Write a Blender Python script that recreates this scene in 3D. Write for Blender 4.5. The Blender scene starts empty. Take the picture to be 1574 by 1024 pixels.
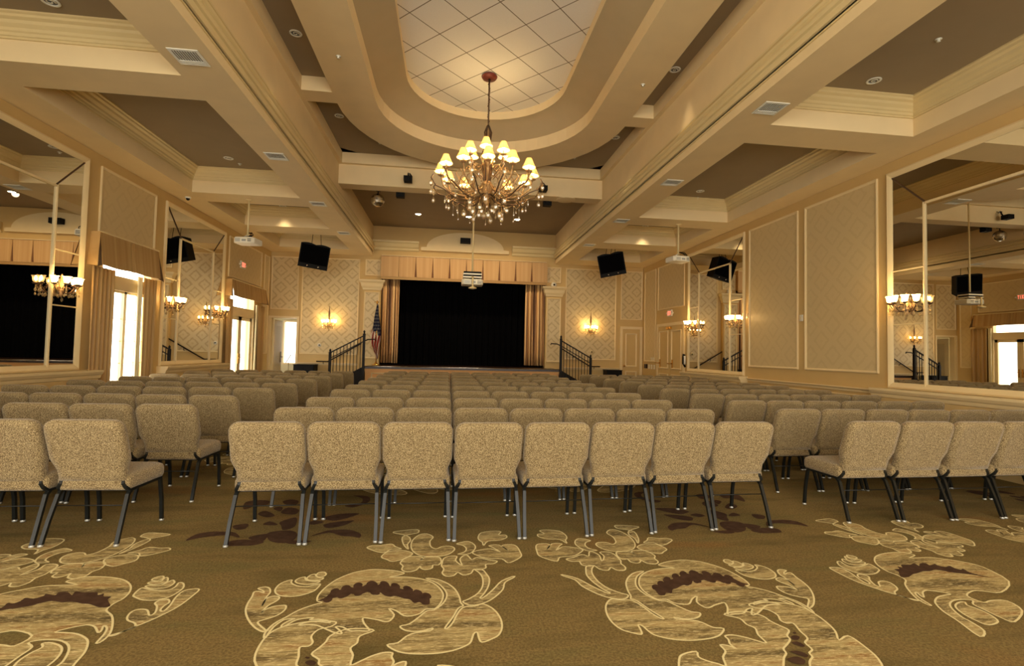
# light levels
E_DOWN = 55.0; E_TRAY = 95.0; WCOL = (1.0, 0.93, 0.80, 1); WSTR = 4.0; EXPO = 0.58; BULB = 225.0; SBULB = 300.0
import bpy, math, random
from mathutils import Vector, Matrix
from mathutils.geometry import tessellate_polygon
random.seed(7)
PI = math.pi
SC = bpy.context.scene
COL = SC.collection
H = 1.4004          # eye height
K = 1.22            # size of one room unit in metres
def rx(x): return x*K
def rz(z): return H+(z-H)*K
def rp(x, y, z): return Vector((x*K, y*K, H+(z-H)*K))

# ------------------------------------------------------------------ materials
def lin(c):
    c /= 255.0
    return c/12.92 if c <= 0.04045 else ((c+0.055)/1.055)**2.4
def rgb(r, g, b): return (lin(r), lin(g), lin(b), 1.0)
MATS = {}
class NT:
    def __init__(s, name):
        s.m = bpy.data.materials.new(name); s.m.use_nodes = True
        s.t = s.m.node_tree; s.t.nodes.clear()
        s.out = s.n('ShaderNodeOutputMaterial')
    def n(s, typ, **kw):
        nd = s.t.nodes.new(typ)
        for k, v in kw.items():
            if k.startswith('i_'):
                nd.inputs[int(k[2:]) if k[2:].isdigit() else k[2:].replace('_', ' ')].default_value = v
            else: setattr(nd, k, v)
        return nd
    def l(s, a, b): s.t.links.new(a, b)
    def math(s, op, a, b=None, c=None):
        nd = s.n('ShaderNodeMath', operation=op)
        for i, x in enumerate((a, b, c)):
            if x is None: continue
            if isinstance(x, (int, float)): nd.inputs[i].default_value = x
            else: s.l(x, nd.inputs[i])
        return nd.outputs[0]
    def mix(s, fac, a, b):
        nd = s.n('ShaderNodeMix', data_type='RGBA')
        for i, x in ((0, fac), (6, a), (7, b)):
            if isinstance(x, (int, float)): nd.inputs[i].default_value = x
            elif isinstance(x, tuple): nd.inputs[i].default_value = x
            else: s.l(x, nd.inputs[i])
        return nd.outputs[2]
    def ramp(s, fac, stops):
        nd = s.n('ShaderNodeValToRGB'); cr = nd.color_ramp
        while len(cr.elements) < len(stops): cr.elements.new(0.5)
        for e, (p, c) in zip(cr.elements, stops): e.position = p; e.color = c
        s.l(fac, nd.inputs[0]); return nd.outputs[0]
    def coord(s, scale=(1, 1, 1), which='Object', rot=(0, 0, 0)):
        tc = s.n('ShaderNodeTexCoord'); mp = s.n('ShaderNodeMapping')
        mp.inputs['Scale'].default_value = scale; mp.inputs['Rotation'].default_value = rot
        s.l(tc.outputs[which], mp.inputs[0]); return mp.outputs[0]
    def noise(s, vec, scale, detail=3, rough=0.5):
        nd = s.n('ShaderNodeTexNoise'); nd.inputs['Scale'].default_value = scale
        nd.inputs['Detail'].default_value = detail; nd.inputs['Roughness'].default_value = rough
        s.l(vec, nd.inputs['Vector']); return nd.outputs['Fac']
    def bsdf(s, col, rough=0.6, metal=0.0, spec=0.5, bump=None, bstr=0.2, bdist=0.005, **kw):
        p = s.n('ShaderNodeBsdfPrincipled')
        if isinstance(col, tuple): p.inputs['Base Color'].default_value = col
        else: s.l(col, p.inputs['Base Color'])
        if isinstance(rough, (int, float)): p.inputs['Roughness'].default_value = rough
        else: s.l(rough, p.inputs['Roughness'])
        p.inputs['Metallic'].default_value = metal
        p.inputs['Specular IOR Level'].default_value = spec
        for k, v in kw.items(): p.inputs[k.replace('_', ' ')].default_value = v
        if bump is not None:
            b = s.n('ShaderNodeBump'); b.inputs['Strength'].default_value = bstr; b.inputs['Distance'].default_value = bdist
            s.l(bump, b.inputs['Height']); s.l(b.outputs[0], p.inputs['Normal'])
        s.l(p.outputs[0], s.out.inputs[0]); return p
def simple(name, col, rough=0.6, metal=0.0, spec=0.5, var=0.06, nscale=3.0, **kw):
    t = NT(name); v = t.coord(); f = t.noise(v, nscale, 2)
    a = tuple(min(1, c*(1-var)) for c in col[:3])+(1,); b = tuple(min(1, c*(1+var)) for c in col[:3])+(1,)
    t.bsdf(t.mix(f, a, b), rough, metal, spec, **kw); MATS[name] = t.m; return t.m
def emis(name, col, st):
    t = NT(name); e = t.n('ShaderNodeEmission'); e.inputs[0].default_value = col; e.inputs[1].default_value = st
    t.l(e.outputs[0], t.out.inputs[0]); MATS[name] = t.m; return t.m

simple('wall_paint', rgb(200, 170, 112), 0.55, spec=0.3)
simple('trim_paint', rgb(222, 200, 152), 0.4, spec=0.45)
simple('beam_paint', rgb(228, 206, 160), 0.6, spec=0.25)
simple('ceiling_dark', rgb(150, 134, 108), 0.7, spec=0.2)
simple('cove_paint', rgb(184, 166, 130), 0.65, spec=0.2)
simple('crown_paint', rgb(216, 196, 146), 0.4, spec=0.4)
simple('wainscot', rgb(204, 176, 122), 0.4, spec=0.4)
simple('seam', rgb(96, 76, 46), 0.8)
simple('dark_metal', rgb(22, 24, 23), 0.3, 0.0, 0.3, var=0.15, nscale=40)
simple('black', rgb(13, 12, 12), 0.6, spec=0.15)
simple('black_velvet', rgb(8, 8, 9), 0.95, spec=0.02)
simple('black_iron', rgb(20, 15, 13), 0.5, 0.0, spec=0.2)
simple('dark_wood', rgb(44, 26, 18), 0.3, spec=0.5, var=0.3, nscale=20)
simple('stage_front', rgb(212, 160, 98), 0.6)
simple('canopy_red', rgb(104, 40, 26), 0.4, 0.3)
simple('bronze', rgb(172, 138, 94), 0.4, 0.35, var=0.25, nscale=60)
simple('dark_bronze', rgb(84, 62, 42), 0.4, 0.4, var=0.2, nscale=60)
simple('brass', rgb(214, 168, 88), 0.25, 0.95)
simple('chrome', rgb(210, 205, 195), 0.2, 1.0)
simple('white_plastic', rgb(222, 216, 196), 0.4)
simple('grey_plastic', rgb(150, 152, 148), 0.45)
simple('vent_white', rgb(226, 226, 214), 0.4)
simple('vent_dark', rgb(110, 112, 112), 0.6)
simple('glass_dark', rgb(20, 24, 30), 0.1)
simple('silver_tip', rgb(205, 205, 198), 0.35, 0.6)
simple('red_stripe', rgb(150, 44, 30), 0.8); simple('flag_white', rgb(226, 212, 190), 0.8); simple('flag_blue', rgb(24, 28, 58), 0.8)
simple('hall_paint', rgb(196, 184, 146), 0.6)
simple('sheer', rgb(232, 220, 176), 0.7)
emis('bulb', (1.0, 0.72, 0.34, 1), BULB); emis('sconce_bulb', (1.0, 0.70, 0.32, 1), SBULB)
emis('lamp_lit', (1.0, 0.8, 0.5, 1), 60.0)
emis('exit_red', (1.0, 0.16, 0.09, 1), 1.6)
def mirror():
    t = NT('mirror_glass'); v = t.coord(); f = t.noise(v, 0.6, 1)
    t.bsdf(t.mix(f, (0.72, 0.70, 0.64, 1), (0.78, 0.76, 0.70, 1)), 0.0, 1.0); MATS['mirror_glass'] = t.m
mirror()
def thinglass(name, tint, tr=0.55, tl=0.25):
    t = NT(name)
    a = t.n('ShaderNodeBsdfTransparent'); a.inputs[0].default_value = tint
    b = t.n('ShaderNodeBsdfTranslucent'); b.inputs[0].default_value = tint
    g = t.n('ShaderNodeBsdfGlossy'); g.inputs[1].default_value = 0.08
    m1 = t.n('ShaderNodeMixShader'); m1.inputs[0].default_value = tl/(tr+tl)
    m2 = t.n('ShaderNodeMixShader'); m2.inputs[0].default_value = 1-tr-tl
    t.l(a.outputs[0], m1.inputs[1]); t.l(b.outputs[0], m1.inputs[2])
    t.l(m1.outputs[0], m2.inputs[1]); t.l(g.outputs[0], m2.inputs[2]); t.l(m2.outputs[0], t.out.inputs[0])
    MATS[name] = t.m
thinglass('shade_glass', (1.0, 0.86, 0.62, 1), 0.5, 0.38)
thinglass('window_glass', (1, 1, 1, 1), 0.92, 0.0)
thinglass('crystal', (1.0, 0.93, 0.8, 1), 0.62, 0.2)
def fabric_shade():
    t = NT('lamp_shade_fabric')
    a = t.n('ShaderNodeBsdfTranslucent'); a.inputs[0].default_value = (0.9, 0.58, 0.2, 1)
    b = t.n('ShaderNodeBsdfDiffuse'); b.inputs[0].default_value = (0.85, 0.6, 0.26, 1)
    m = t.n('ShaderNodeMixShader'); m.inputs[0].default_value = 0.92
    t.l(a.outputs[0], m.inputs[1]); t.l(b.outputs[0], m.inputs[2]); t.l(m.outputs[0], t.out.inputs[0]); MATS['lamp_shade_fabric'] = t.m
fabric_shade()
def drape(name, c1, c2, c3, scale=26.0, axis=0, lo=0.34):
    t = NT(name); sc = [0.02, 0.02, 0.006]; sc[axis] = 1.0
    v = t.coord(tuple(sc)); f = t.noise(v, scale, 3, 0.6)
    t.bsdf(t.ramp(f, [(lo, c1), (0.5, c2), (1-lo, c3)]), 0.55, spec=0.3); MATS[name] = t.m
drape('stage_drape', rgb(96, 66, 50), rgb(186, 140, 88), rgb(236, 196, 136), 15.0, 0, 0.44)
drape('window_drape', rgb(160, 122, 72), rgb(176, 142, 90), rgb(190, 160, 108), 7.0, 1)
drape('valance_cloth', rgb(180, 142, 92), rgb(190, 152, 102), rgb(198, 162, 112), 9.0, 0)
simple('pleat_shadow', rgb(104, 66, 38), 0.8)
def damask(name, axis, strength):
    t = NT(name); tc = t.n('ShaderNodeTexCoord'); sp = t.n('ShaderNodeSeparateXYZ'); t.l(tc.outputs['Object'], sp.inputs[0])
    u = sp.outputs[axis]; z = sp.outputs[2]; px, pz = 0.56, 0.54
    def tri(v, p): return t.math('MULTIPLY', t.math('ABSOLUTE', t.math('SUBTRACT', t.math('FRACT', t.math('ADD', t.math('DIVIDE', v, p), 40.25)), 0.5)), 2.0)
    c = t.math('SUBTRACT', t.math('ADD', tri(u, px), tri(z, pz)), 1.0)
    nz = t.noise(tc.outputs['Object'], 17.0, 4, 0.65)
    a = t.math('ABSOLUTE', c)
    a = t.math('ADD', a, t.math('MULTIPLY', t.math('SUBTRACT', nz, 0.5), 0.42))
    ring = t.math('LESS_THAN', t.math('ABSOLUTE', t.math('SUBTRACT', a, 0.38)), 0.11)
    core = t.math('GREATER_THAN', a, 0.86)
    fine = t.math('GREATER_THAN', t.noise(tc.outputs['Object'], 60.0, 2), 0.56)
    pat = t.math('MAXIMUM', t.math('MULTIPLY', ring, 1.0), t.math('MULTIPLY', core, 0.5))
    pat = t.math('ADD', t.math('MULTIPLY', pat, 0.85), t.math('MULTIPLY', fine, 0.15))
    pat = t.math('MULTIPLY', pat, strength)
    col = t.mix(pat, rgb(206, 184, 136), rgb(150, 122, 76))
    rough = t.math('ADD', t.math('MULTIPLY', pat, 0.25), 0.38)
    t.bsdf(col, rough, 0.0, 0.5, bump=pat, bstr=0.15, bdist=0.002); MATS[name] = t.m
damask('damask_side', 1, 0.13); damask('damask_back', 0, 0.5)
def tile_ceiling():
    t = NT('ceiling_tiles'); tc = t.n('ShaderNodeTexCoord'); sp = t.n('ShaderNodeSeparateXYZ'); t.l(tc.outputs['Object'], sp.inputs[0])
    d = 0.697*K; x0 = 0.485*K; y0 = 6.30*K
    X = t.math('DIVIDE', t.math('SUBTRACT', sp.outputs[0], x0), d); Y = t.math('DIVIDE', t.math('SUBTRACT', sp.outputs[1], y0), d)
    a = t.math('ADD', X, Y); b = t.math('SUBTRACT', X, Y)
    def edge(v):
        f = t.math('FRACT', t.math('ADD', v, 50.5)); return t.math('LESS_THAN', t.math('ABSOLUTE', t.math('SUBTRACT', f, 0.5)), 0.012)
    e = t.math('MAXIMUM', edge(a), edge(b)); nz = t.noise(tc.outputs['Object'], 120.0, 2)
    base = t.mix(nz, rgb(224, 216, 200), rgb(236, 230, 216))
    t.bsdf(t.mix(e, base, rgb(120, 104, 82)), 0.8, spec=0.2); MATS['ceiling_tiles'] = t.m
tile_ceiling()
def carpets():
    def base(t):
        v = t.coord((0.55, 2.2, 1)); n1 = t.noise(v, 1.6, 4, 0.6); v2 = t.coord((1, 1, 1)); n2 = t.noise(v2, 75.0, 4, 0.75)
        v3 = t.coord((0.5, 1.4, 1)); n3 = t.noise(v3, 1.1, 3)
        c = t.ramp(n1, [(0.3, rgb(100, 90, 54)), (0.5, rgb(130, 111, 70)), (0.7, rgb(112, 104, 64))])
        c = t.mix(t.ramp(n3, [(0.6, (0, 0, 0, 1)), (0.74, (0.45, 0.45, 0.45, 1))]), c, rgb(150, 96, 44))
        return t.mix(t.ramp(n2, [(0.4, (0, 0, 0, 1)), (0.62, (0.6, 0.6, 0.6, 1))]), c, rgb(72, 54, 28)), n2
    t = NT('carpet_ground'); c, n2 = base(t); t.bsdf(c, 0.95, spec=0.1, bump=n2, bstr=0.6, bdist=0.004); MATS['carpet_ground'] = t.m
    t = NT('carpet_gold'); v = t.coord((0.5, 3.4, 1)); n1 = t.noise(v, 2.6, 6, 0.7); n2 = t.noise(t.coord((0.35, 2.2, 1)), 48.0, 4, 0.8)
    c = t.ramp(n1, [(0.38, rgb(92, 78, 48)), (0.47, rgb(126, 108, 68)), (0.55, rgb(170, 152, 104)), (0.64, rgb(138, 104, 60))])
    sp = t.ramp(n2, [(0.52, (0, 0, 0, 1)), (0.60, (1, 1, 1, 1))])
    c = t.mix(t.math('MULTIPLY', sp, 0.55), c, rgb(232, 214, 160))
    t.bsdf(c, 0.85, spec=0.2, bump=n2, bstr=0.4, bdist=0.004); MATS['carpet_gold'] = t.m
    t = NT('carpet_outline'); n = t.noise(t.coord(), 300.0, 2); t.bsdf(t.mix(n, rgb(192, 178, 128), rgb(236, 224, 176)), 0.85, spec=0.15); MATS['carpet_outline'] = t.m
    t = NT('carpet_dark'); n = t.noise(t.coord(), 18.0, 3); t.bsdf(t.mix(n, rgb(44, 28, 22), rgb(88, 66, 50)), 0.95, spec=0.1); MATS['carpet_dark'] = t.m
carpets()
def chair_fabric():
    t = NT('chair_fabric'); v = t.coord()
    vo = t.n('ShaderNodeTexVoronoi'); vo.inputs['Scale'].default_value = 210.0; t.l(v, vo.inputs['Vector'])
    n = t.noise(v, 140.0, 2, 0.6)
    f = t.math('ADD', t.math('MULTIPLY', vo.outputs['Distance'], 0.8), t.math('MULTIPLY', n, 0.6))
    c = t.ramp(f, [(0.34, rgb(212, 194, 152)), (0.55, rgb(164, 144, 104)), (0.8, rgb(98, 80, 50))])
    t.bsdf(c, 0.85, spec=0.25, bump=f, bstr=0.35, bdist=0.003, Sheen_Weight=0.25); MATS['chair_fabric'] = t.m
chair_fabric()

# ------------------------------------------------------------------ mesh building
class MB:
    def __init__(s, room=False): s.v = []; s.f = []; s.mi = []; s.sm = []; s.room = room; s.ms = []
    def mat(s, name):
        if name not in s.ms: s.ms.append(name)
        return s.ms.index(name)
    def add(s, vs, fs, m, smooth=False):
        o = len(s.v); s.v += [tuple(v) for v in vs]; k = s.mat(m)
        for f in fs: s.f.append(tuple(o+i for i in f)); s.mi.append(k); s.sm.append(smooth)
    def box(s, x0, x1, y0, y1, z0, z1, m):
        if x0 > x1: x0, x1 = x1, x0
        if y0 > y1: y0, y1 = y1, y0
        if z0 > z1: z0, z1 = z1, z0
        s.add([(x0, y0, z0), (x1, y0, z0), (x1, y1, z0), (x0, y1, z0), (x0, y0, z1), (x1, y0, z1), (x1, y1, z1), (x0, y1, z1)],
              [(3, 2, 1, 0), (4, 5, 6, 7), (0, 1, 5, 4), (1, 2, 6, 5), (2, 3, 7, 6), (3, 0, 4, 7)], m)
    def obox(s, M, x0, x1, y0, y1, z0, z1, m):
        vs = [(x0, y0, z0), (x1, y0, z0), (x1, y1, z0), (x0, y1, z0), (x0, y0, z1), (x1, y0, z1), (x1, y1, z1), (x0, y1, z1)]
        s.add([tuple(M @ Vector(v)) for v in vs], [(3, 2, 1, 0), (4, 5, 6, 7), (0, 1, 5, 4), (1, 2, 6, 5), (2, 3, 7, 6), (3, 0, 4, 7)], m)
    def tube(s, pts, r, m, n=8, cap=True, smooth=True):
        pts = [Vector(p) for p in pts]; N = len(pts)
        rs = r if isinstance(r, (list, tuple)) else [r]*N
        vs = []; ref = Vector((0, 0, 1))
        t0 = (pts[1]-pts[0]).normalized()
        if abs(t0.dot(ref)) > 0.9: ref = Vector((0, 1, 0))
        a = t0.cross(ref).normalized()
        for i, p in enumerate(pts):
            t = (pts[min(i+1, N-1)]-pts[max(i-1, 0)]).normalized()
            a = (a-t*a.dot(t)).normalized(); b = t.cross(a)
            for k in range(n):
                an = 2*PI*k/n; vs.append(p+(a*math.cos(an)+b*math.sin(an))*rs[i])
        fs = [(i*n+k, i*n+(k+1) % n, (i+1)*n+(k+1) % n, (i+1)*n+k) for i in range(N-1) for k in range(n)]
        if cap: fs += [tuple(range(n-1, -1, -1)), tuple((N-1)*n+k for k in range(n))]
        s.add(vs, fs, m, smooth)
    def sqtube(s, pts, w, d, m, up=(1, 0, 0)):
        pts = [Vector(p) for p in pts]; N = len(pts); vs = []; a = Vector(up)
        for i, p in enumerate(pts):
            t = (pts[min(i+1, N-1)]-pts[max(i-1, 0)]).normalized()
            aa = (a-t*a.dot(t)).normalized(); b = t.cross(aa)
            for cx, cy in ((-1, -1), (1, -1), (1, 1), (-1, 1)): vs.append(p+aa*cx*w/2+b*cy*d/2)
        fs = [(i*4+k, i*4+(k+1) % 4, (i+1)*4+(k+1) % 4, (i+1)*4+k) for i in range(N-1) for k in range(4)]
        fs += [(3, 2, 1, 0), tuple((N-1)*4+k for k in range(4))]
        s.add(vs, fs, m)
    def lathe(s, prof, m, c=(0, 0, 0), n=16, smooth=True, M=None, a0=0, a1=2*PI):
        full = abs(a1-a0-2*PI) < 1e-6; cols = n if full else n+1
        vs = []
        for r, z in prof:
            for k in range(cols):
                an = a0+(a1-a0)*k/n; v = Vector((r*math.cos(an), r*math.sin(an), z))
                if M: v = M @ v
                vs.append(v+Vector(c))
        fs = []
        for i in range(len(prof)-1):
            for k in range(n):
                k2 = (k+1) % cols; fs.append((i*cols+k, i*cols+k2, (i+1)*cols+k2, (i+1)*cols+k))
        s.add(vs, fs, m, smooth)
    def ball(s, c, r, m, n=10, squash=(1, 1, 1), smooth=True):
        prof = [(max(1e-5, math.sin(PI*i/n))*r, -math.cos(PI*i/n)*r) for i in range(n+1)]
        vs = []; 
        for pr, pz in prof:
            for k in range(n*2):
                an = PI*k/n; vs.append((c[0]+pr*math.cos(an)*squash[0], c[1]+pr*math.sin(an)*squash[1], c[2]+pz*squash[2]))
        cols = n*2
        s.add(vs, [(i*cols+k, i*cols+(k+1) % cols, (i+1)*cols+(k+1) % cols, (i+1)*cols+k) for i in range(n) for k in range(cols)], m, smooth)
    def loft(s, loops, m, closed=True, cap=False, smooth=False):
        n = len(loops[0]); vs = [p for L in loops for p in L]; fs = []
        for i in range(len(loops)-1):
            for k in range(n if closed else n-1): fs.append((i*n+k, i*n+(k+1) % n, (i+1)*n+(k+1) % n, (i+1)*n+k))
        if cap: fs += [tuple(range(n-1, -1, -1)), tuple((len(loops)-1)*n+k for k in range(n))]
        s.add(vs, fs, m, smooth)
    def frame(s, plane, c, a0, a1, b0, b1, prof, m, sgn=1):
        """picture-frame moulding: rectangle a0..a1 x b0..b1 on a plane; prof = [(inset, height)]; plane 'X','Y','Z' at c, height along sgn"""
        loops = []
        for d, h in prof:
            r = [(a0+d, b0+d), (a1-d, b0+d), (a1-d, b1-d), (a0+d, b1-d)]
            hh = c+sgn*h
            if plane == 'X': L = [(hh, a, b) for a, b in r]
            elif plane == 'Y': L = [(a, hh, b) for a, b in r]
            else: L = [(a, b, hh) for a, b in r]
            loops.append(L)
        s.loft(loops, m)
    def build(s, name, parent=None, loc=None, bevel=0, sub=0, origin=None):
        vs = [Vector(v) for v in s.v]
        if s.room: vs = [Vector((v.x*K, v.y*K, H+(v.z-H)*K)) for v in vs]
        if loc is None:
            if parent is not None: loc = Vector(LOC[parent])
            elif origin is not None: loc = Vector(origin)
            else:
                lo = [min(v[i] for v in vs) for i in range(3)]; hi = [max(v[i] for v in vs) for i in range(3)]
                loc = Vector(((lo[0]+hi[0])/2, (lo[1]+hi[1])/2, lo[2]))
        vs = [v-loc for v in vs]
        me = bpy.data.meshes.new(name); me.from_pydata([tuple(v) for v in vs], [], s.f)
        for k in s.ms: me.materials.append(MATS[k])
        me.polygons.foreach_set('material_index', s.mi); me.polygons.foreach_set('use_smooth', s.sm); me.update()
        o = bpy.data.objects.new(name, me); COL.objects.link(o)
        if parent is not None: o.parent = parent
        else: o.location = loc
        LOC[o] = tuple(loc)
        if bevel:
            b = o.modifiers.new('bevel', 'BEVEL'); b.width = bevel; b.segments = 2; b.limit_method = 'ANGLE'
        if sub:
            b = o.modifiers.new('sub', 'SUBSURF'); b.levels = sub; b.render_levels = sub
        return o
LOC = {}
def thing(name, label, cat, loc, group=None, rot=0):
    o = bpy.data.objects.new(name, None); COL.objects.link(o); o.location = loc; LOC[o] = tuple(loc)
    o.empty_display_size = 0.1
    if rot: o.rotation_euler = (0, 0, rot)
    o['label'] = label; o['category'] = cat
    if group: o['group'] = group
    return o
def tag(o, label, cat, group=None):
    o['label'] = label; o['category'] = cat
    if group: o['group'] = group
    return o
def struct(o, label=None, cat=None):
    o['kind'] = 'structure'
    if label: o['label'] = label
    if cat: o['category'] = cat
    return o
def copy_tree(o, parent=None):
    c = o.copy(); COL.objects.link(c)
    if parent is not None: c.parent = parent
    for ch in [x for x in bpy.data.objects if x.parent is o]: copy_tree(ch, c)
    return c
ORD = ['first', 'second', 'third', 'fourth', 'fifth', 'sixth', 'seventh', 'eighth', 'ninth', 'tenth']
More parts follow.
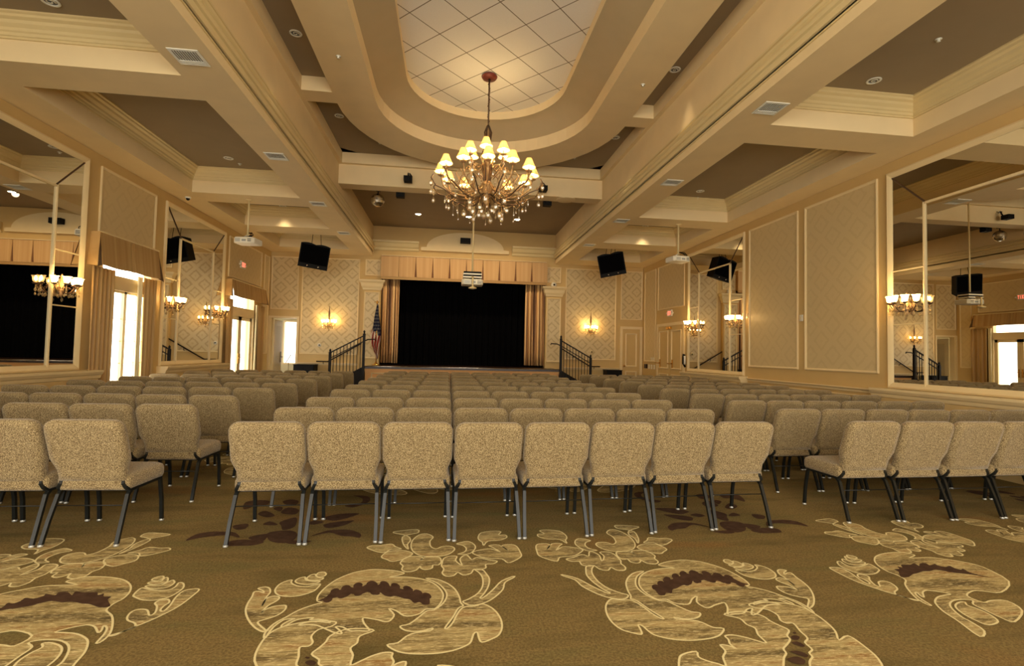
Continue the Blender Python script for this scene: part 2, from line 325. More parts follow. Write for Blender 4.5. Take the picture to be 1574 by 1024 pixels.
CARPET_GOLD=[[(-0.901,3.249),(-0.932,3.231),(-0.955,3.192),(-0.957,3.126),(-0.932,3.073),(-0.892,3.045),(-0.844,3.036),(-0.796,3.044),(-0.752,3.072),(-0.727,3.108),(-0.718,3.18),(-0.754,3.169),(-0.785,3.152),(-0.834,3.16),(-0.871,3.185),(-0.894,3.214)],
[(-0.876,3.233),(-0.864,3.268),(-0.835,3.284),(-0.825,3.258),(-0.807,3.235),(-0.772,3.219),(-0.73,3.22),(-0.747,3.189),(-0.792,3.179),(-0.83,3.189),(-0.858,3.205)],
[(-0.818,3.264),(-0.807,3.307),(-0.783,3.32),(-0.769,3.289),(-0.742,3.266),(-0.72,3.264),(-0.728,3.236),(-0.769,3.23),(-0.801,3.238)],
[(-0.773,3.304),(-0.766,3.341),(-0.736,3.346),(-0.716,3.315),(-0.722,3.286),(-0.744,3.277),(-0.762,3.284)],
[(-1.058,3.153),(-1.028,3.167),(-0.996,3.148),(-0.974,3.095),(-0.976,3.046),(-0.969,2.986),(-0.964,2.939),(-0.967,2.962),(-0.968,3.021),(-0.948,3.046),(-0.913,3.041),(-0.9,3.016),(-0.91,2.981),(-0.934,2.937),(-0.943,2.872),(-0.935,2.893),(-0.908,2.924),(-0.874,2.934),(-0.842,2.935),(-0.83,2.901),(-0.835,2.863),(-0.855,2.827),(-0.884,2.804),(-0.913,2.786),(-0.926,2.772),(-0.912,2.746),(-0.86,2.688),(-0.867,2.675),(-0.91,2.707),(-0.963,2.77),(-1.009,2.845),(-1.037,2.912),(-1.051,2.981),(-1.056,3.052),(-1.065,3.109),(-1.037,3.111),(-1.008,3.092),(-1.02,3.118),(-1.048,3.139)],
[(-0.684,2.972),(-0.695,3.036),(-0.682,3.117),(-0.653,3.2),(-0.617,3.259),(-0.554,3.322),(-0.483,3.353),(-0.428,3.362),(-0.349,3.348),(-0.288,3.328),(-0.237,3.294),(-0.275,3.263),(-0.324,3.243),(-0.248,3.24),(-0.171,3.223),(-0.093,3.181),(-0.035,3.114),(0,3.032),(0.008,2.968),(-0.004,2.897),(-0.034,2.836),(-0.084,2.832),(-0.11,2.792),(-0.152,2.769),(-0.195,2.773),(-0.238,2.825),(-0.283,2.856),(-0.248,2.788),(-0.261,2.731),(-0.286,2.721),(-0.325,2.742),(-0.357,2.755),(-0.404,2.767),(-0.39,2.712),(-0.353,2.643),(-0.402,2.645),(-0.448,2.649),(-0.49,2.686),(-0.527,2.694),(-0.496,2.653),(-0.485,2.624),(-0.532,2.646),(-0.617,2.711),(-0.667,2.725),(-0.715,2.725),(-0.678,2.749),(-0.627,2.752),(-0.562,2.734),(-0.582,2.756),(-0.632,2.772),(-0.673,2.771),(-0.658,2.79),(-0.709,2.787),(-0.745,2.77),(-0.77,2.734),(-0.791,2.711),(-0.796,2.736),(-0.772,2.774),(-0.751,2.789),(-0.796,2.786),(-0.814,2.762),(-0.831,2.719),(-0.837,2.663),(-0.838,2.618),(-0.848,2.628),(-0.855,2.674),(-0.84,2.749),(-0.802,2.807),(-0.755,2.878),(-0.693,2.929),(-0.654,2.951)],
[(-0.1,3.21),(-0.03,3.19),(0.033,3.129),(0.076,3.052),(0.099,2.961),(0.106,2.888),(0.119,2.854),(0.09,2.826),(0.061,2.736),(0.021,2.638),(0.034,2.632),(0.061,2.684),(0.078,2.745),(0.101,2.808),(0.13,2.842),(0.182,2.844),(0.223,2.863),(0.256,2.841),(0.291,2.781),(0.311,2.694),(0.308,2.613),(0.285,2.549),(0.246,2.516),(0.199,2.493),(0.186,2.53),(0.181,2.581),(0.162,2.569),(0.144,2.498),(0.113,2.466),(0.058,2.437),(-0.014,2.422),(-0.09,2.423),(-0.157,2.435),(-0.207,2.46),(-0.251,2.51),(-0.203,2.523),(-0.168,2.574),(-0.135,2.599),(-0.09,2.609),(-0.049,2.62),(-0.042,2.638),(-0.09,2.618),(-0.146,2.618),(-0.184,2.636),(-0.205,2.671),(-0.162,2.688),(-0.118,2.75),(-0.078,2.812),(-0.042,2.82),(-0.006,2.862),(0.022,2.93),(0.028,3.004),(0.003,3.084),(-0.035,3.148)],
[(0.118,2.899),(0.151,2.926),(0.207,2.99),(0.241,3.079),(0.248,3.191),(0.23,3.267),(0.206,3.315),(0.253,3.311),(0.275,3.248),(0.289,3.173),(0.275,3.076),(0.244,2.987),(0.216,2.933),(0.241,2.943),(0.302,3.034),(0.363,3.139),(0.445,3.198),(0.439,3.176),(0.38,3.117),(0.358,3.03),(0.306,2.944),(0.254,2.888),(0.194,2.857),(0.148,2.861)],
[(-0.533,3.729),(-0.505,3.767),(-0.445,3.767),(-0.372,3.788),(-0.337,3.735),(-0.291,3.688),(-0.361,3.687),(-0.399,3.633),(-0.444,3.645),(-0.485,3.677)],
[(-0.41,3.551),(-0.403,3.605),(-0.372,3.65),(-0.307,3.664),(-0.254,3.651),(-0.207,3.601),(-0.238,3.539),(-0.271,3.505),(-0.331,3.478),(-0.37,3.512)],
[(-0.277,3.454),(-0.245,3.539),(-0.182,3.553),(-0.137,3.531),(-0.149,3.479),(-0.123,3.53),(-0.065,3.535),(-0.022,3.523),(-0.01,3.452),(-0.027,3.402),(-0.062,3.404),(-0.067,3.355),(-0.107,3.334),(-0.139,3.36),(-0.144,3.394),(-0.168,3.33),(-0.22,3.31),(-0.257,3.345),(-0.255,3.402)],
[(-0.076,3.908),(-0.127,3.979),(-0.183,3.959),(-0.224,3.852),(-0.227,3.728),(-0.201,3.628),(-0.146,3.559),(-0.066,3.541),(0.022,3.557),(0.074,3.629),(0.078,3.687),(0.044,3.719),(-0.01,3.713),(-0.047,3.676),(-0.086,3.718),(-0.097,3.822)],
[(-0.003,3.434),(0.007,3.503),(0.043,3.537),(0.095,3.533),(0.086,3.462),(0.127,3.382),(0.115,3.478),(0.139,3.539),(0.168,3.546),(0.194,3.472),(0.233,3.505),(0.303,3.461),(0.362,3.434),(0.333,3.393),(0.283,3.388),(0.278,3.33),(0.228,3.309),(0.201,3.319),(0.178,3.257),(0.13,3.238),(0.097,3.279),(0.07,3.234),(0.023,3.23),(-0.001,3.278),(0.009,3.333),(-0.006,3.383)],
[(0.204,3.591),(0.263,3.635),(0.34,3.649),(0.399,3.587),(0.357,3.668),(0.33,3.71),(0.401,3.716),(0.459,3.612),(0.423,3.704),(0.496,3.72),(0.529,3.676),(0.539,3.577),(0.536,3.502),(0.482,3.434),(0.431,3.403),(0.398,3.467),(0.304,3.482),(0.241,3.532)],
[(0.098,3.757),(0.144,3.723),(0.165,3.661),(0.148,3.604),(0.103,3.57),(0.169,3.565),(0.208,3.61),(0.231,3.687),(0.216,3.759),(0.178,3.804),(0.13,3.786)],
[(0.262,3.886),(0.292,3.975),(0.387,4.005),(0.445,3.989),(0.421,3.921),(0.471,3.918),(0.476,3.861),(0.418,3.81),(0.328,3.794),(0.291,3.713),(0.287,3.775),(0.266,3.82)],
[(-0.304,3.922),(-0.283,3.772),(-0.242,3.679),(-0.256,3.77),(-0.24,3.853),(-0.27,3.942),(-0.381,4.018),(-0.344,4.051),(-0.206,4.078),(-0.194,4.006),(-0.248,3.975)],
[(-0.33,2.641),(-0.391,2.664),(-0.479,2.661),(-0.535,2.61),(-0.543,2.561),(-0.563,2.513),(-0.584,2.466),(-0.541,2.421),(-0.532,2.385),(-0.485,2.344),(-0.445,2.313),(-0.433,2.276),(-0.397,2.242),(-0.335,2.16),(-0.219,2.021),(-0.115,1.96),(-0.07,2.035),(-0.083,2.183),(-0.096,2.224),(-0.114,2.276),(-0.151,2.319),(-0.153,2.37),(-0.192,2.359),(-0.213,2.333),(-0.206,2.373),(-0.22,2.412),(-0.22,2.443),(-0.263,2.448),(-0.312,2.425),(-0.354,2.392),(-0.393,2.367),(-0.396,2.439),(-0.418,2.497),(-0.395,2.538),(-0.392,2.597)],
[(-0.534,2.737),(-0.619,2.758),(-0.724,2.742),(-0.803,2.702),(-0.838,2.635),(-0.841,2.524),(-0.821,2.435),(-0.778,2.359),(-0.856,2.391),(-0.862,2.296),(-0.843,2.194),(-0.772,2.087),(-0.645,1.982),(-0.414,1.932),(-0.369,2.008),(-0.462,2.149),(-0.501,2.206),(-0.54,2.239),(-0.548,2.27),(-0.583,2.296),(-0.588,2.352),(-0.629,2.387),(-0.637,2.451),(-0.653,2.525),(-0.616,2.531),(-0.604,2.562),(-0.624,2.614),(-0.605,2.673),(-0.551,2.697)],
[(0.101,2.277),(0.062,2.314),(-0.009,2.329),(0.002,2.286),(-0.026,2.252),(-0.075,2.217),(-0.095,2.165),(0.049,2.083),(0.138,2.169)],
[(-1.707,3.115),(-1.718,3.17),(-1.713,3.208),(-1.675,3.19),(-1.61,3.169),(-1.55,3.172),(-1.535,3.211),(-1.542,3.26),(-1.513,3.25),(-1.484,3.191),(-1.488,3.128),(-1.509,3.077),(-1.555,3.052),(-1.623,3.057),(-1.681,3.091)],
[(-1.704,3.224),(-1.695,3.239),(-1.63,3.234),(-1.606,3.282),(-1.593,3.298),(-1.567,3.262),(-1.571,3.213),(-1.608,3.192),(-1.665,3.197)],
[(-1.713,3.265),(-1.706,3.285),(-1.657,3.286),(-1.656,3.337),(-1.636,3.327),(-1.616,3.274),(-1.647,3.252),(-1.68,3.249)],
[(-1.715,3.307),(-1.715,3.342),(-1.682,3.36),(-1.662,3.329),(-1.677,3.296)],
[(-1.579,2.701),(-1.54,2.731),(-1.508,2.775),(-1.529,2.812),(-1.575,2.84),(-1.601,2.88),(-1.609,2.932),(-1.584,2.954),(-1.539,2.94),(-1.499,2.884),(-1.485,2.909),(-1.512,2.978),(-1.542,3.015),(-1.534,3.05),(-1.497,3.055),(-1.471,3.017),(-1.479,2.982),(-1.473,2.934),(-1.45,2.926),(-1.45,2.987),(-1.467,3.074),(-1.464,3.15),(-1.426,3.17),(-1.384,3.162),(-1.385,3.082),(-1.399,2.976),(-1.432,2.892),(-1.473,2.82),(-1.524,2.753),(-1.553,2.704)],
[(-1.755,3.026),(-1.74,3.081),(-1.751,3.157),(-1.791,3.238),(-1.86,3.31),(-1.942,3.354),(-2.042,3.378),(-2.128,3.381),(-2.169,3.359),(-2.188,3.321),(-2.102,3.279),(-2.182,3.277),(-2.268,3.275),(-2.342,3.242),(-2.429,3.187),(-2.482,3.098),(-2.42,2.887),(-2.198,2.754),(-2.104,2.774),(-2.041,2.785),(-1.934,2.731),(-1.947,2.648),(-2.018,2.664),(-2.113,2.652),(-2.073,2.543),(-1.888,2.438),(-1.862,2.479),(-1.86,2.561),(-1.86,2.63),(-1.905,2.67),(-1.875,2.689),(-1.821,2.689),(-1.767,2.674),(-1.715,2.638),(-1.676,2.584),(-1.645,2.505),(-1.644,2.459),(-1.622,2.372),(-1.54,2.324),(-1.575,2.453),(-1.586,2.499),(-1.599,2.567),(-1.633,2.641),(-1.671,2.687),(-1.739,2.731),(-1.807,2.748),(-1.853,2.758),(-1.812,2.789),(-1.767,2.808),(-1.74,2.812),(-1.698,2.791),(-1.648,2.735),(-1.644,2.751),(-1.663,2.799),(-1.632,2.773),(-1.61,2.715),(-1.597,2.64),(-1.581,2.658),(-1.588,2.724),(-1.635,2.821),(-1.688,2.9),(-1.748,2.957)],
[(-1.833,2.512),(-1.832,2.578),(-1.814,2.626),(-1.838,2.659),(-1.802,2.661),(-1.742,2.63),(-1.707,2.587),(-1.687,2.527),(-1.687,2.463),(-1.706,2.421),(-1.798,2.447)],
[(-1.855,3.779),(-1.883,3.817),(-1.943,3.817),(-2.016,3.838),(-2.051,3.785),(-2.097,3.738),(-2.027,3.737),(-1.989,3.683),(-1.944,3.695),(-1.903,3.727)],
[(-1.978,3.601),(-1.985,3.655),(-2.016,3.7),(-2.081,3.714),(-2.134,3.701),(-2.181,3.651),(-2.15,3.589),(-2.117,3.555),(-2.057,3.528),(-2.018,3.562)],
[(-2.111,3.504),(-2.143,3.589),(-2.206,3.603),(-2.251,3.581),(-2.239,3.529),(-2.265,3.58),(-2.323,3.585),(-2.366,3.573),(-2.378,3.502),(-2.361,3.452),(-2.326,3.454),(-2.321,3.405),(-2.281,3.384),(-2.249,3.41),(-2.244,3.444),(-2.22,3.38),(-2.168,3.36),(-2.131,3.395),(-2.133,3.452)],
[(-2.312,3.958),(-2.261,4.029),(-2.205,4.009),(-2.164,3.902),(-2.161,3.778),(-2.187,3.678),(-2.242,3.609),(-2.322,3.591),(-2.41,3.607),(-2.462,3.679),(-2.466,3.737),(-2.432,3.769),(-2.378,3.763),(-2.341,3.726),(-2.302,3.768),(-2.291,3.872)],
[(-2.385,3.484),(-2.395,3.553),(-2.431,3.587),(-2.483,3.583),(-2.474,3.512),(-2.515,3.432),(-2.503,3.528),(-2.527,3.589),(-2.556,3.596),(-2.582,3.522),(-2.621,3.555),(-2.691,3.511),(-2.75,3.484),(-2.721,3.443),(-2.671,3.438),(-2.666,3.38),(-2.616,3.359),(-2.589,3.369),(-2.566,3.307),(-2.518,3.288),(-2.485,3.329),(-2.458,3.284),(-2.411,3.28),(-2.387,3.328),(-2.397,3.383),(-2.382,3.433)],
[(-2.592,3.641),(-2.651,3.685),(-2.728,3.699),(-2.787,3.637),(-2.745,3.718),(-2.718,3.76),(-2.789,3.766),(-2.847,3.662),(-2.811,3.754),(-2.884,3.77),(-2.917,3.726),(-2.927,3.627),(-2.924,3.552),(-2.87,3.484),(-2.819,3.453),(-2.786,3.517),(-2.692,3.532),(-2.629,3.582)],
[(-2.486,3.807),(-2.532,3.773),(-2.553,3.711),(-2.536,3.654),(-2.491,3.62),(-2.557,3.615),(-2.596,3.66),(-2.619,3.737),(-2.604,3.809),(-2.566,3.854),(-2.518,3.836)],
[(-2.65,3.936),(-2.68,4.025),(-2.775,4.055),(-2.833,4.039),(-2.809,3.971),(-2.859,3.968),(-2.864,3.911),(-2.806,3.86),(-2.716,3.844),(-2.679,3.763),(-2.675,3.825),(-2.654,3.87)],
[(-2.084,3.972),(-2.105,3.822),(-2.146,3.729),(-2.132,3.82),(-2.148,3.903),(-2.118,3.992),(-2.007,4.068),(-2.044,4.101),(-2.182,4.128),(-2.194,4.056),(-2.14,4.025)]]
CARPET_DARK=[[(-0.684,2.972),(-0.651,3.008),(-0.627,3.081),(-0.601,3.092),(-0.575,3.109),(-0.569,3.139),(-0.537,3.129),(-0.517,3.118),(-0.512,3.158),(-0.483,3.162),(-0.466,3.131),(-0.437,3.165),(-0.394,3.162),(-0.379,3.141),(-0.363,3.16),(-0.326,3.15),(-0.304,3.119),(-0.275,3.132),(-0.253,3.097),(-0.227,3.076),(-0.21,3.09),(-0.173,3.078),(-0.165,3.042),(-0.152,3.028),(-0.122,3.031),(-0.112,2.996),(-0.07,2.989),(-0.069,2.962),(-0.065,2.913),(-0.069,2.884),(-0.097,2.881),(-0.122,2.912),(-0.15,2.902),(-0.176,2.946),(-0.211,2.961),(-0.261,2.995),(-0.295,2.992),(-0.326,3.007),(-0.355,3.047),(-0.376,3.029),(-0.407,3.045),(-0.432,3.055),(-0.45,3.035),(-0.483,3.025),(-0.515,3.04),(-0.537,3.005),(-0.583,3.009),(-0.618,2.987),(-0.654,2.972)],
[(-1.835,3.947),(-1.826,4.07),(-1.756,4.121),(-1.664,4.124),(-1.558,4.095),(-1.481,3.981),(-1.583,4.041),(-1.672,4.033),(-1.766,3.999)],
[(-1.506,3.83),(-1.528,3.906),(-1.479,3.941),(-1.386,3.935),(-1.279,3.89),(-1.321,3.83),(-1.407,3.823)],
[(-1.42,3.977),(-1.383,4.028),(-1.306,4.051),(-1.288,3.968),(-1.298,3.891),(-1.363,3.921)],
[(-1.316,4.052),(-1.276,4.105),(-1.163,4.113),(-1.093,4.037),(-1.082,3.902),(-1.141,3.855),(-1.223,3.886),(-1.269,3.941)],
[(-1.63,4.23),(-1.609,4.274),(-1.534,4.285),(-1.514,4.178),(-1.573,4.158)],
[(-1.417,4.262),(-1.393,4.339),(-1.31,4.271),(-1.32,4.241)],
[(-1.305,4.318),(-1.214,4.427),(-1.162,4.247),(-1.176,4.157),(-1.227,4.131),(-1.265,4.222)],
[(-1.552,4.532),(-1.518,4.619),(-1.4,4.489),(-1.447,4.44)],
[(-1.38,4.575),(-1.359,4.703),(-1.253,4.641),(-1.239,4.514),(-1.325,4.519)],
[(-1.74,4.723),(-1.778,4.881),(-1.708,4.939),(-1.584,4.912),(-1.566,4.79),(-1.649,4.775),(-1.696,4.665)],
[(-1.471,4.671),(-1.455,4.727),(-1.404,4.705),(-1.391,4.594)],
[(-0.981,3.975),(-0.902,4.082),(-0.81,4.111),(-0.707,4.093),(-0.623,4.007),(-0.619,3.925),(-0.672,3.955),(-0.762,3.975),(-0.865,4.051)],
[(-0.947,4.234),(-0.868,4.292),(-0.769,4.318),(-0.727,4.316),(-0.772,4.223),(-0.841,4.166),(-0.909,4.156)],
[(-0.996,4.398),(-0.89,4.494),(-0.716,4.502),(-0.793,4.386),(-0.886,4.325),(-0.967,4.363)],
[(-1.089,4.274),(-1.043,4.335),(-0.962,4.298),(-1.019,4.238)],
[(-0.882,4.735),(-0.757,4.809),(-0.769,4.956),(-0.87,5.049),(-0.73,5.02),(-0.683,4.867),(-0.743,4.728),(-0.814,4.674)],
[(-1.46,4.885),(-1.409,4.945),(-1.326,4.899),(-1.314,4.777),(-1.394,4.782)],
[(-1.135,3.893),(-1.064,3.901),(-0.947,3.881),(-1.026,3.835),(-1.1,3.84)],
[(-0.585,2.439),(-0.601,2.446),(-0.606,2.437),(-0.59,2.428)],
[(-0.551,2.404),(-0.58,2.418),(-0.596,2.401),(-0.569,2.377),(-0.548,2.384)],
[(-0.519,2.356),(-0.548,2.365),(-0.563,2.352),(-0.568,2.327),(-0.55,2.318),(-0.531,2.335)],
[(-0.463,2.287),(-0.503,2.289),(-0.524,2.268),(-0.527,2.249),(-0.506,2.237),(-0.488,2.252)],
[(-0.407,2.232),(-0.434,2.243),(-0.47,2.245),(-0.485,2.216),(-0.457,2.188),(-0.422,2.195),(-0.407,2.214)],
[(-0.589,3.09),(-0.587,3.067),(-0.594,3.049),(-0.609,3.041),(-0.624,3.047),(-0.635,3.065),(-0.637,3.087),(-0.63,3.106),(-0.616,3.114),(-0.6,3.108)],
[(-0.534,3.128),(-0.533,3.104),(-0.541,3.085),(-0.555,3.077),(-0.571,3.083),(-0.582,3.101),(-0.584,3.124),(-0.576,3.144),(-0.561,3.152),(-0.545,3.146)],
[(-0.47,3.155),(-0.469,3.131),(-0.478,3.112),(-0.492,3.103),(-0.508,3.11),(-0.519,3.128),(-0.52,3.152),(-0.512,3.172),(-0.497,3.18),(-0.481,3.174)],
[(-0.397,3.171),(-0.396,3.147),(-0.405,3.127),(-0.421,3.119),(-0.436,3.125),(-0.447,3.144),(-0.448,3.168),(-0.439,3.188),(-0.423,3.197),(-0.407,3.19)],
[(-0.379,3.133),(-0.385,3.117),(-0.4,3.117),(-0.418,3.131),(-0.433,3.155),(-0.438,3.18),(-0.432,3.196),(-0.417,3.197),(-0.399,3.182),(-0.384,3.157)],
[(-0.311,3.123),(-0.318,3.108),(-0.333,3.107),(-0.351,3.122),(-0.365,3.146),(-0.37,3.171),(-0.363,3.187),(-0.348,3.188),(-0.33,3.173),(-0.316,3.148)],
[(-0.245,3.093),(-0.252,3.078),(-0.267,3.077),(-0.284,3.091),(-0.298,3.115),(-0.302,3.14),(-0.295,3.155),(-0.28,3.156),(-0.262,3.141),(-0.249,3.117)],
[(-0.173,3.053),(-0.18,3.039),(-0.195,3.038),(-0.212,3.052),(-0.224,3.075),(-0.228,3.099),(-0.221,3.114),(-0.206,3.115),(-0.189,3.101),(-0.176,3.077)],
[(-0.11,3.001),(-0.117,2.987),(-0.132,2.986),(-0.149,3),(-0.161,3.022),(-0.164,3.046),(-0.157,3.06),(-0.142,3.061),(-0.125,3.047),(-0.113,3.024)],
[(-0.058,2.96),(-0.066,2.946),(-0.08,2.946),(-0.097,2.959),(-0.108,2.981),(-0.111,3.003),(-0.104,3.018),(-0.089,3.018),(-0.072,3.005),(-0.061,2.982)],
[(-0.608,2.992),(-0.606,2.971),(-0.613,2.953),(-0.627,2.946),(-0.642,2.952),(-0.653,2.968),(-0.655,2.989),(-0.648,3.007),(-0.634,3.014),(-0.619,3.009)],
[(-0.54,3.035),(-0.539,3.014),(-0.546,2.996),(-0.56,2.988),(-0.576,2.994),(-0.586,3.011),(-0.588,3.033),(-0.581,3.051),(-0.566,3.059),(-0.551,3.053)],
[(-0.451,3.059),(-0.45,3.036),(-0.459,3.018),(-0.473,3.011),(-0.489,3.016),(-0.499,3.034),(-0.5,3.056),(-0.492,3.075),(-0.477,3.083),(-0.462,3.076)],
[(-0.358,3.064),(-0.358,3.042),(-0.367,3.023),(-0.382,3.016),(-0.397,3.022),(-0.407,3.039),(-0.408,3.061),(-0.399,3.08),(-0.383,3.088),(-0.368,3.082)],
[(-0.353,3.029),(-0.359,3.015),(-0.374,3.014),(-0.391,3.028),(-0.405,3.051),(-0.41,3.074),(-0.404,3.089),(-0.39,3.089),(-0.372,3.075),(-0.358,3.052)],
[(-0.274,3.002),(-0.281,2.988),(-0.295,2.987),(-0.312,3),(-0.326,3.023),(-0.33,3.046),(-0.324,3.061),(-0.309,3.061),(-0.292,3.047),(-0.278,3.024)],
[(-0.2,2.983),(-0.207,2.969),(-0.221,2.969),(-0.238,2.982),(-0.25,3.004),(-0.254,3.027),(-0.248,3.042),(-0.233,3.042),(-0.216,3.029),(-0.203,3.006)],
[(-0.127,2.935),(-0.134,2.922),(-0.148,2.921),(-0.165,2.934),(-0.177,2.956),(-0.18,2.978),(-0.173,2.992),(-0.158,2.992),(-0.142,2.979),(-0.13,2.957)],
[(-0.065,2.892),(-0.072,2.879),(-0.086,2.879),(-0.102,2.891),(-0.113,2.912),(-0.116,2.934),(-0.109,2.947),(-0.095,2.948),(-0.079,2.935),(-0.067,2.914)],
[(-2.294,3.015),(-2.306,3.077),(-2.274,3.067),(-2.257,3.094),(-2.259,3.13),(-2.21,3.116),(-2.181,3.146),(-2.185,3.168),(-2.126,3.149),(-2.13,3.183),(-2.082,3.18),(-2.037,3.142),(-2.048,3.188),(-1.996,3.168),(-1.965,3.17),(-1.923,3.167),(-1.897,3.13),(-1.878,3.149),(-1.856,3.112),(-1.815,3.109),(-1.812,3.073),(-1.754,2.998),(-1.798,2.988),(-1.873,3.028),(-1.918,3.039),(-1.986,3.065),(-2.034,3.062),(-2.097,3.081),(-2.142,3.057),(-2.159,3.037),(-2.216,3.015),(-2.277,2.994),(-2.353,2.942)]]

# ------------------------------------------------------------------ floor with woven carpet motifs
def smooth_poly(p, n=3):
    out = []; N = len(p)
    for i in range(N):
        p0, p1, p2, p3 = (Vector(p[(i+j-1) % N]) for j in range(4))
        for k in range(n):
            t = k/n
            q = 0.5*((2*p1)+(-p0+p2)*t+(2*p0-5*p1+4*p2-p3)*t*t+(-p0+3*p1-3*p2+p3)*t*t*t)
            out.append((q.x, q.y))
    return out
def floor():
    b = MB(); X0, X1, Y0, Y1 = -4.747*K, 5.594*K, -4.2, 14.1*K
    b.box(X0, X1, Y0, Y1, -0.2, 0.0, 'carpet_ground')
    def fill(p, z, m):
        tr = tessellate_polygon([[Vector((x, y, 0)) for x, y in p]])
        o = [(x, y, z) for x, y in p]; fs = []
        for a, c, d in tr:
            ar = (p[c][0]-p[a][0])*(p[d][1]-p[a][1])-(p[c][1]-p[a][1])*(p[d][0]-p[a][0])
            fs.append((a, c, d) if ar > 0 else (a, d, c))
        b.add(o, fs, m)
    def line(p, z, w, m):
        N = len(p); vs = []
        for i in range(N):
            t = Vector(p[(i+1) % N])-Vector(p[i-1])
            if t.length < 1e-6: t = Vector((1, 0))
            t.normalize(); n = Vector((-t.y, t.x))*w/2
            vs += [(p[i][0]+n.x, p[i][1]+n.y, z), (p[i][0]-n.x, p[i][1]-n.y, z)]
        b.add(vs, [(2*i, 2*i+1, (2*i+3) % (2*N), (2*i+2) % (2*N)) for i in range(N)], m)
    AXX = 0.599
    for dx, dy in ((0, 0), (0, 3.12), (0, -3.12), (7.4, 0), (-7.4, 0), (0, 6.24)):
        for mir in (False, True):
            tf = (lambda x, y: (2*AXX-x+dx, y+dy)) if mir else (lambda x, y: (x+dx, y+dy))
            for P, m, z, lw in ((CARPET_GOLD, 'carpet_gold', 0.0010, 0.010), (CARPET_DARK, 'carpet_dark', 0.0024, 0)):
                for pi_, p in enumerate(P):
                    q = [tf(x, y) for x, y in p]
                    if min(a for a, _ in q) < X0+0.1 or max(a for a, _ in q) > X1-0.1 or min(c for _, c in q) < Y0+.1: continue
                    s = smooth_poly(q); fill(s, z+pi_*.00003, m)
                    if lw: line(s, 0.0022+pi_*.000005, lw, 'carpet_outline')
    struct(b.build('floor', loc=Vector((0, 0, 0))))
floor()

# ------------------------------------------------------------------ room shell (room units)
XL, XR, YB, ZS = -4.747, 5.594, 14.1, 3.963
T = 0.16
def wall_boxes(b, axis, c, t, a0, a1, z0, z1, holes, m):
    """wall slab on plane axis=c of thickness t between a0..a1, z0..z1 with rectangular holes (a,b,za,zb)"""
    hs = sorted(holes); cur = a0
    def put(p, q, za, zb):
        if q-p < 1e-4 or zb-za < 1e-4: return
        if axis == 'X': b.box(c, c+t, p, q, za, zb, m)
        else: b.box(p, q, c, c+t, za, zb, m)
    for (p, q, za, zb) in hs:
        put(cur, p, z0, z1); put(p, q, z0, za); put(p, q, zb, z1); cur = q
    put(cur, a1, z0, z1)
ZF = H-H/K     # floor height in room units
Y_REAR = -4.2/K
W1 = (7.50, 8.80, ZF, 2.72); W2 = (11.60, 13.05, ZF, 2.74)
W0 = (-1.6, 1.2, ZF, 2.72)
b = MB(True); wall_boxes(b, 'X', XL, -T, Y_REAR, YB, ZF, 5.6, [W0, W1, W2], 'wall_paint'); wl = struct(b.build('wall_left'))
b = MB(True); wall_boxes(b, 'X', XR, T, Y_REAR, YB, ZF, 5.6, [], 'wall_paint'); struct(b.build('wall_right'))
D3 = (-4.70, -4.02, ZF, 2.20)
STG = (-1.86, 2.70, .96, 3.55)
b = MB(True); wall_boxes(b, 'Y', YB, T, XL-T, XR+T, ZF, 5.6, [D3, STG], 'wall_paint'); struct(b.build('wall_back'))

def lower(b, x0, x1, y0, y1, z, m): b.box(x0, x1, y0, y1, z, 5.6, m)
XLc, XLo, XLi, XRi, XRo, XRc = -4.304, -2.581, -2.123, 2.96, 3.435, 5.19
COF = [(-3.1, 0.9), (1.4, 5.062), (5.55, 8.931), (9.468, 11.125), (11.75, 13.322)]
b = MB(True)
ZT = 4.6
for x0, x1 in ((XL, XLc), (XRc, XR)): b.box(x0, x1, Y_REAR, YB, ZS, ZT, 'beam_paint')
for x0, x1 in ((XLc, XLo), (XRo, XRc)):
    prev = Y_REAR
    for y0, y1 in COF:
        b.box(x0, x1, prev, y0, ZS, ZT, 'beam_paint'); prev = y1
    b.box(x0, x1, prev, YB, ZS, ZT, 'beam_paint')
for x0, x1 in ((XLo, XLi), (XRi, XRo)): b.box(x0, x1, Y_REAR, YB, ZS, 5.3, 'beam_paint')
for x0, x1 in ((XLc, XLo), (XRo, XRc)):
    for y0, y1 in COF: b.box(x0, x1, y0, y1, 4.36, ZT, 'ceiling_dark')
# nave: transverse beam, tray behind it
b.box(XLi, XRi, 9.68, 10.0, 4.5, 5.3, 'beam_paint')
b.box(XLi, XRi, 9.60, 9.68, 4.87, 5.09, 'beam_paint')
b.box(XLi, XRi, 10.0, YB, 4.80, 5.3, 'ceiling_dark')
struct(b.build('ceiling'))
# oval ring, nave ceiling plate, cove
def stadium(w, yc=7.2, yb=-0.9, ry=None, n=24, cx=0.46):
    ry = ry or w; pts = []
    for i in range(n+1):
        a = PI*i/n; pts.append((cx+w*math.cos(a), yc+ry*math.sin(a)))
    for i in range(n+1):
        a = PI+PI*i/n; pts.append((cx+w*math.cos(a), yb+ry*math.sin(a)))
    return pts
def ringz(p, z): return [(x, y, z) for x, y in p]
b = MB(True)
So = stadium(2.11, 7.25, -0.9, 2.24); Si = stadium(1.555, 7.12, -0.9, 1.56)
b.loft([ringz(So, 5.09), ringz(So, 4.87), ringz(Si, 4.87), ringz(Si, 5.07)], 'beam_paint')
for y0 in (6.97, 0.9):
    b.box(XLi+.05, -1.62, y0, y0+0.31, 4.872, 5.085, 'beam_paint'); b.box(2.54, XRi-.05, y0, y0+0.31, 4.872, 5.085, 'beam_paint')
